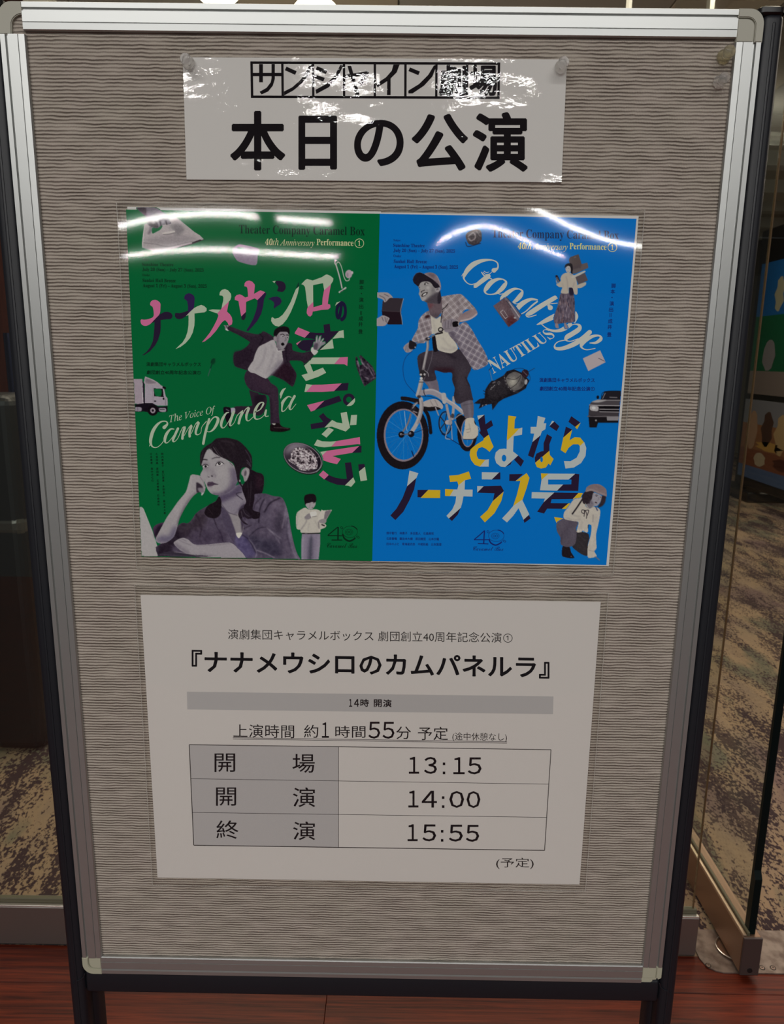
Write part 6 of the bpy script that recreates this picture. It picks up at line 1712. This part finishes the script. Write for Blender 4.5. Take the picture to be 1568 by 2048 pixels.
# crouching woman in a cap
F = Fig(1110, 966, 1214, 1122, B_c); z = ZT_
F.P(z, '680,1330 920,1365 952,1480 922,1620 918,1842 800,1822 680,1742 585,1652 660,1560', (54, 51, 55)); F.L(z, '720,1400 900,1560', 10, (74, 70, 74), 1.5); F.L(z, '700,1500 880,1700', 10, (74, 70, 74), 1.5); F.L(z, '690,1600 840,1770', 8, (72, 68, 72), 1.5)
F.P(z, '380,1645 525,1655 562,1770 632,1880 620,1898 540,1902 430,1880 365,1842', (40, 34, 38)); F.E(z, 565, 1862, 14, 8, (130, 112, 110), 0, 0.5)
m_ = F.P(z, '248,1150 390,1055 560,1055 715,1130 672,1250 684,1340 662,1560 600,1632 470,1662 340,1602 328,1450 258,1320', (86, 81, 92)); F.within(m_); F.L(z, '560,1080 480,1280 360,1480', 30, (72, 66, 78), 4); F.L(z, '620,1250 600,1500', 30, (98, 94, 106), 4); F.L(z, '300,1200 420,1120', 30, (100, 94, 104), 4); F.L(z, '370,1380 340,1560', 10, (52, 46, 56), 1.5); F.free()
F.P(z, '840,1200 935,1180 915,1290 850,1290', (48, 44, 48), 0.4)
m_ = F.P(z, '398,1005 415,910 500,800 620,635 740,610 825,590 862,700 882,790 960,830 1080,790 1185,858 1182,1000 1142,1200 1100,1400 1108,1680 1062,1752 1112,1862 930,1892 918,1722 930,1600 985,1400 1000,1200 925,1180 925,1330 870,1342 820,1300 780,1338 680,1332 722,1130 600,1100 430,1062', (168, 164, 156))
F.within(m_); F.L(z, '560,880 600,960 760,1010', 14, (136, 132, 130), 1.5); F.L(z, '1040,960 1030,1120', 12, (104, 100, 104), 1); F.L(z, '1100,960 1060,1200', 12, (144, 140, 138), 2); F.L(z, '470,1040 640,1080 760,1060', 12, (130, 126, 126), 1.5); F.L(z, '800,1100 760,1260', 14, (140, 136, 132), 2); F.L(z, '930,1725 1060,1755', 8, (120, 116, 118), 0.8); F.L(z, '1020,1300 1010,1600', 16, (186, 182, 174), 2); F.free()
for x in (720, 770, 830, 885):
    F.L(z, '%d,1290 %d,1335' % (x, x + 3), 12, (190, 188, 182), 0.4)
F.L(z, '830,590 760,700 680,820 590,945', 30, (34, 30, 38), 0.4); F.L(z, '1090,790 1130,870', 20, (40, 50, 90), 0.6)
F.P(z, '800,560 880,450 1000,440 1055,490 1012,650 980,742 880,745 815,705', (50, 43, 50), 0.3); F.P(z, '1215,560 1312,565 1295,700 1225,785 1130,805 1190,700', (56, 48, 54), 0.8)
F.P(z, '880,742 980,720 1060,772 960,832 900,810', (112, 108, 116), 0.4); F.P(z, '862,700 900,800 960,830 1050,795 1040,770 960,830', (150, 147, 142), 0.4)
F.P(z, '1048,490 1210,545 1218,600 1192,690 1122,772 1040,772 968,722 1010,620', (138, 136, 144), 0.3); F.P(z, '980,650 1040,700 1040,772 968,722', (104, 100, 110), 1.5)
F.L(z, '1080,545 1110,535 1140,550', 9, (70, 64, 74), 0.4); F.E(z, 1108, 562, 15, 8, (40, 36, 44), 10, 0.3); F.E(z, 1196, 586, 10, 8, (46, 42, 50), 10, 0.3); F.L(z, '1150,590 1155,640 1130,650', 8, (106, 100, 110), 0.6); F.E(z, 1098, 702, 26, 13, (60, 50, 58), 20, 0.4)
F.P(z, '870,462 900,370 1000,312 1150,303 1262,360 1322,430 1335,562 1290,560 1150,512 1000,452 900,472', (122, 110, 112), 0.2); F.L(z, '900,450 1010,425 1180,490 1310,540', 12, (150, 140, 142), 0.8); F.L(z, '950,370 1100,350 1250,420', 20, (104, 92, 96), 2)
for t in ('860,870 800,860 790,910 840,940 850,880', '860,870 840,1000', '870,870 900,960 890,1045', '880,870 940,870 910,980'):
    F.L(z, t, 13, (36, 31, 38), 0.3)
F.L(z, '1080,1870 1120,1895 1172,1942', 20, (112, 104, 110), 0.5); F.L(z, '940,1890 920,1915', 10, (90, 100, 130), 0.6); F.noise(1.8, 0.8)
F.build('printed_person', post, 6, 'crouching woman in a flat cap and white blouse')

# ------------------------------------------------------------------ clear pouch over the poster
XU = [228, 262, 330, 400, 460, 520, 580, 640, 672, 700, 760, 830, 865, 895, 930, 970, 1005, 1040, 1085, 1130, 1170, 1220, 1268, 1300]
YL = [535, 522, 507, 501, 500, 507, 512, 516, 519, 514, 512, 500, 482, 460, 444, 436, 444, 462, 487, 512, 530, 552, 566, 570]


def tilt(u):
    return (np.interp(u, XU, YL) - FLAT) / 3280.0


FLAT = 460.0
ztop = float(onb([(760, 470)], 0)[0, 2])


def off(u, v, z):
    d = z - ztop
    W = np.where(d > 0, d, 0.09 * (np.exp(np.minimum(d, 0) / 0.09) - 1))
    # sampled on a smoothed version of the measured curve
    t = sum(tilt(u + k) * g for k, g in ((-24, .12), (-12, .22), (0, .32), (12, .22), (24, .12)))
    return t * W + 0.0002 * np.sin(u / 88.0 + 1.0) * (1 - np.exp(-np.maximum(v - 560, 0) / 120.0)) * np.sin(v / 130.0)


FQ = [(233, 404), (1290, 420), (1226, 1150), (273, 1136)]
film_sheet(post, FQ, -0.0020, off, M_film, nx=160, ny=110)
film_rim(post, FQ, y=-0.0012)
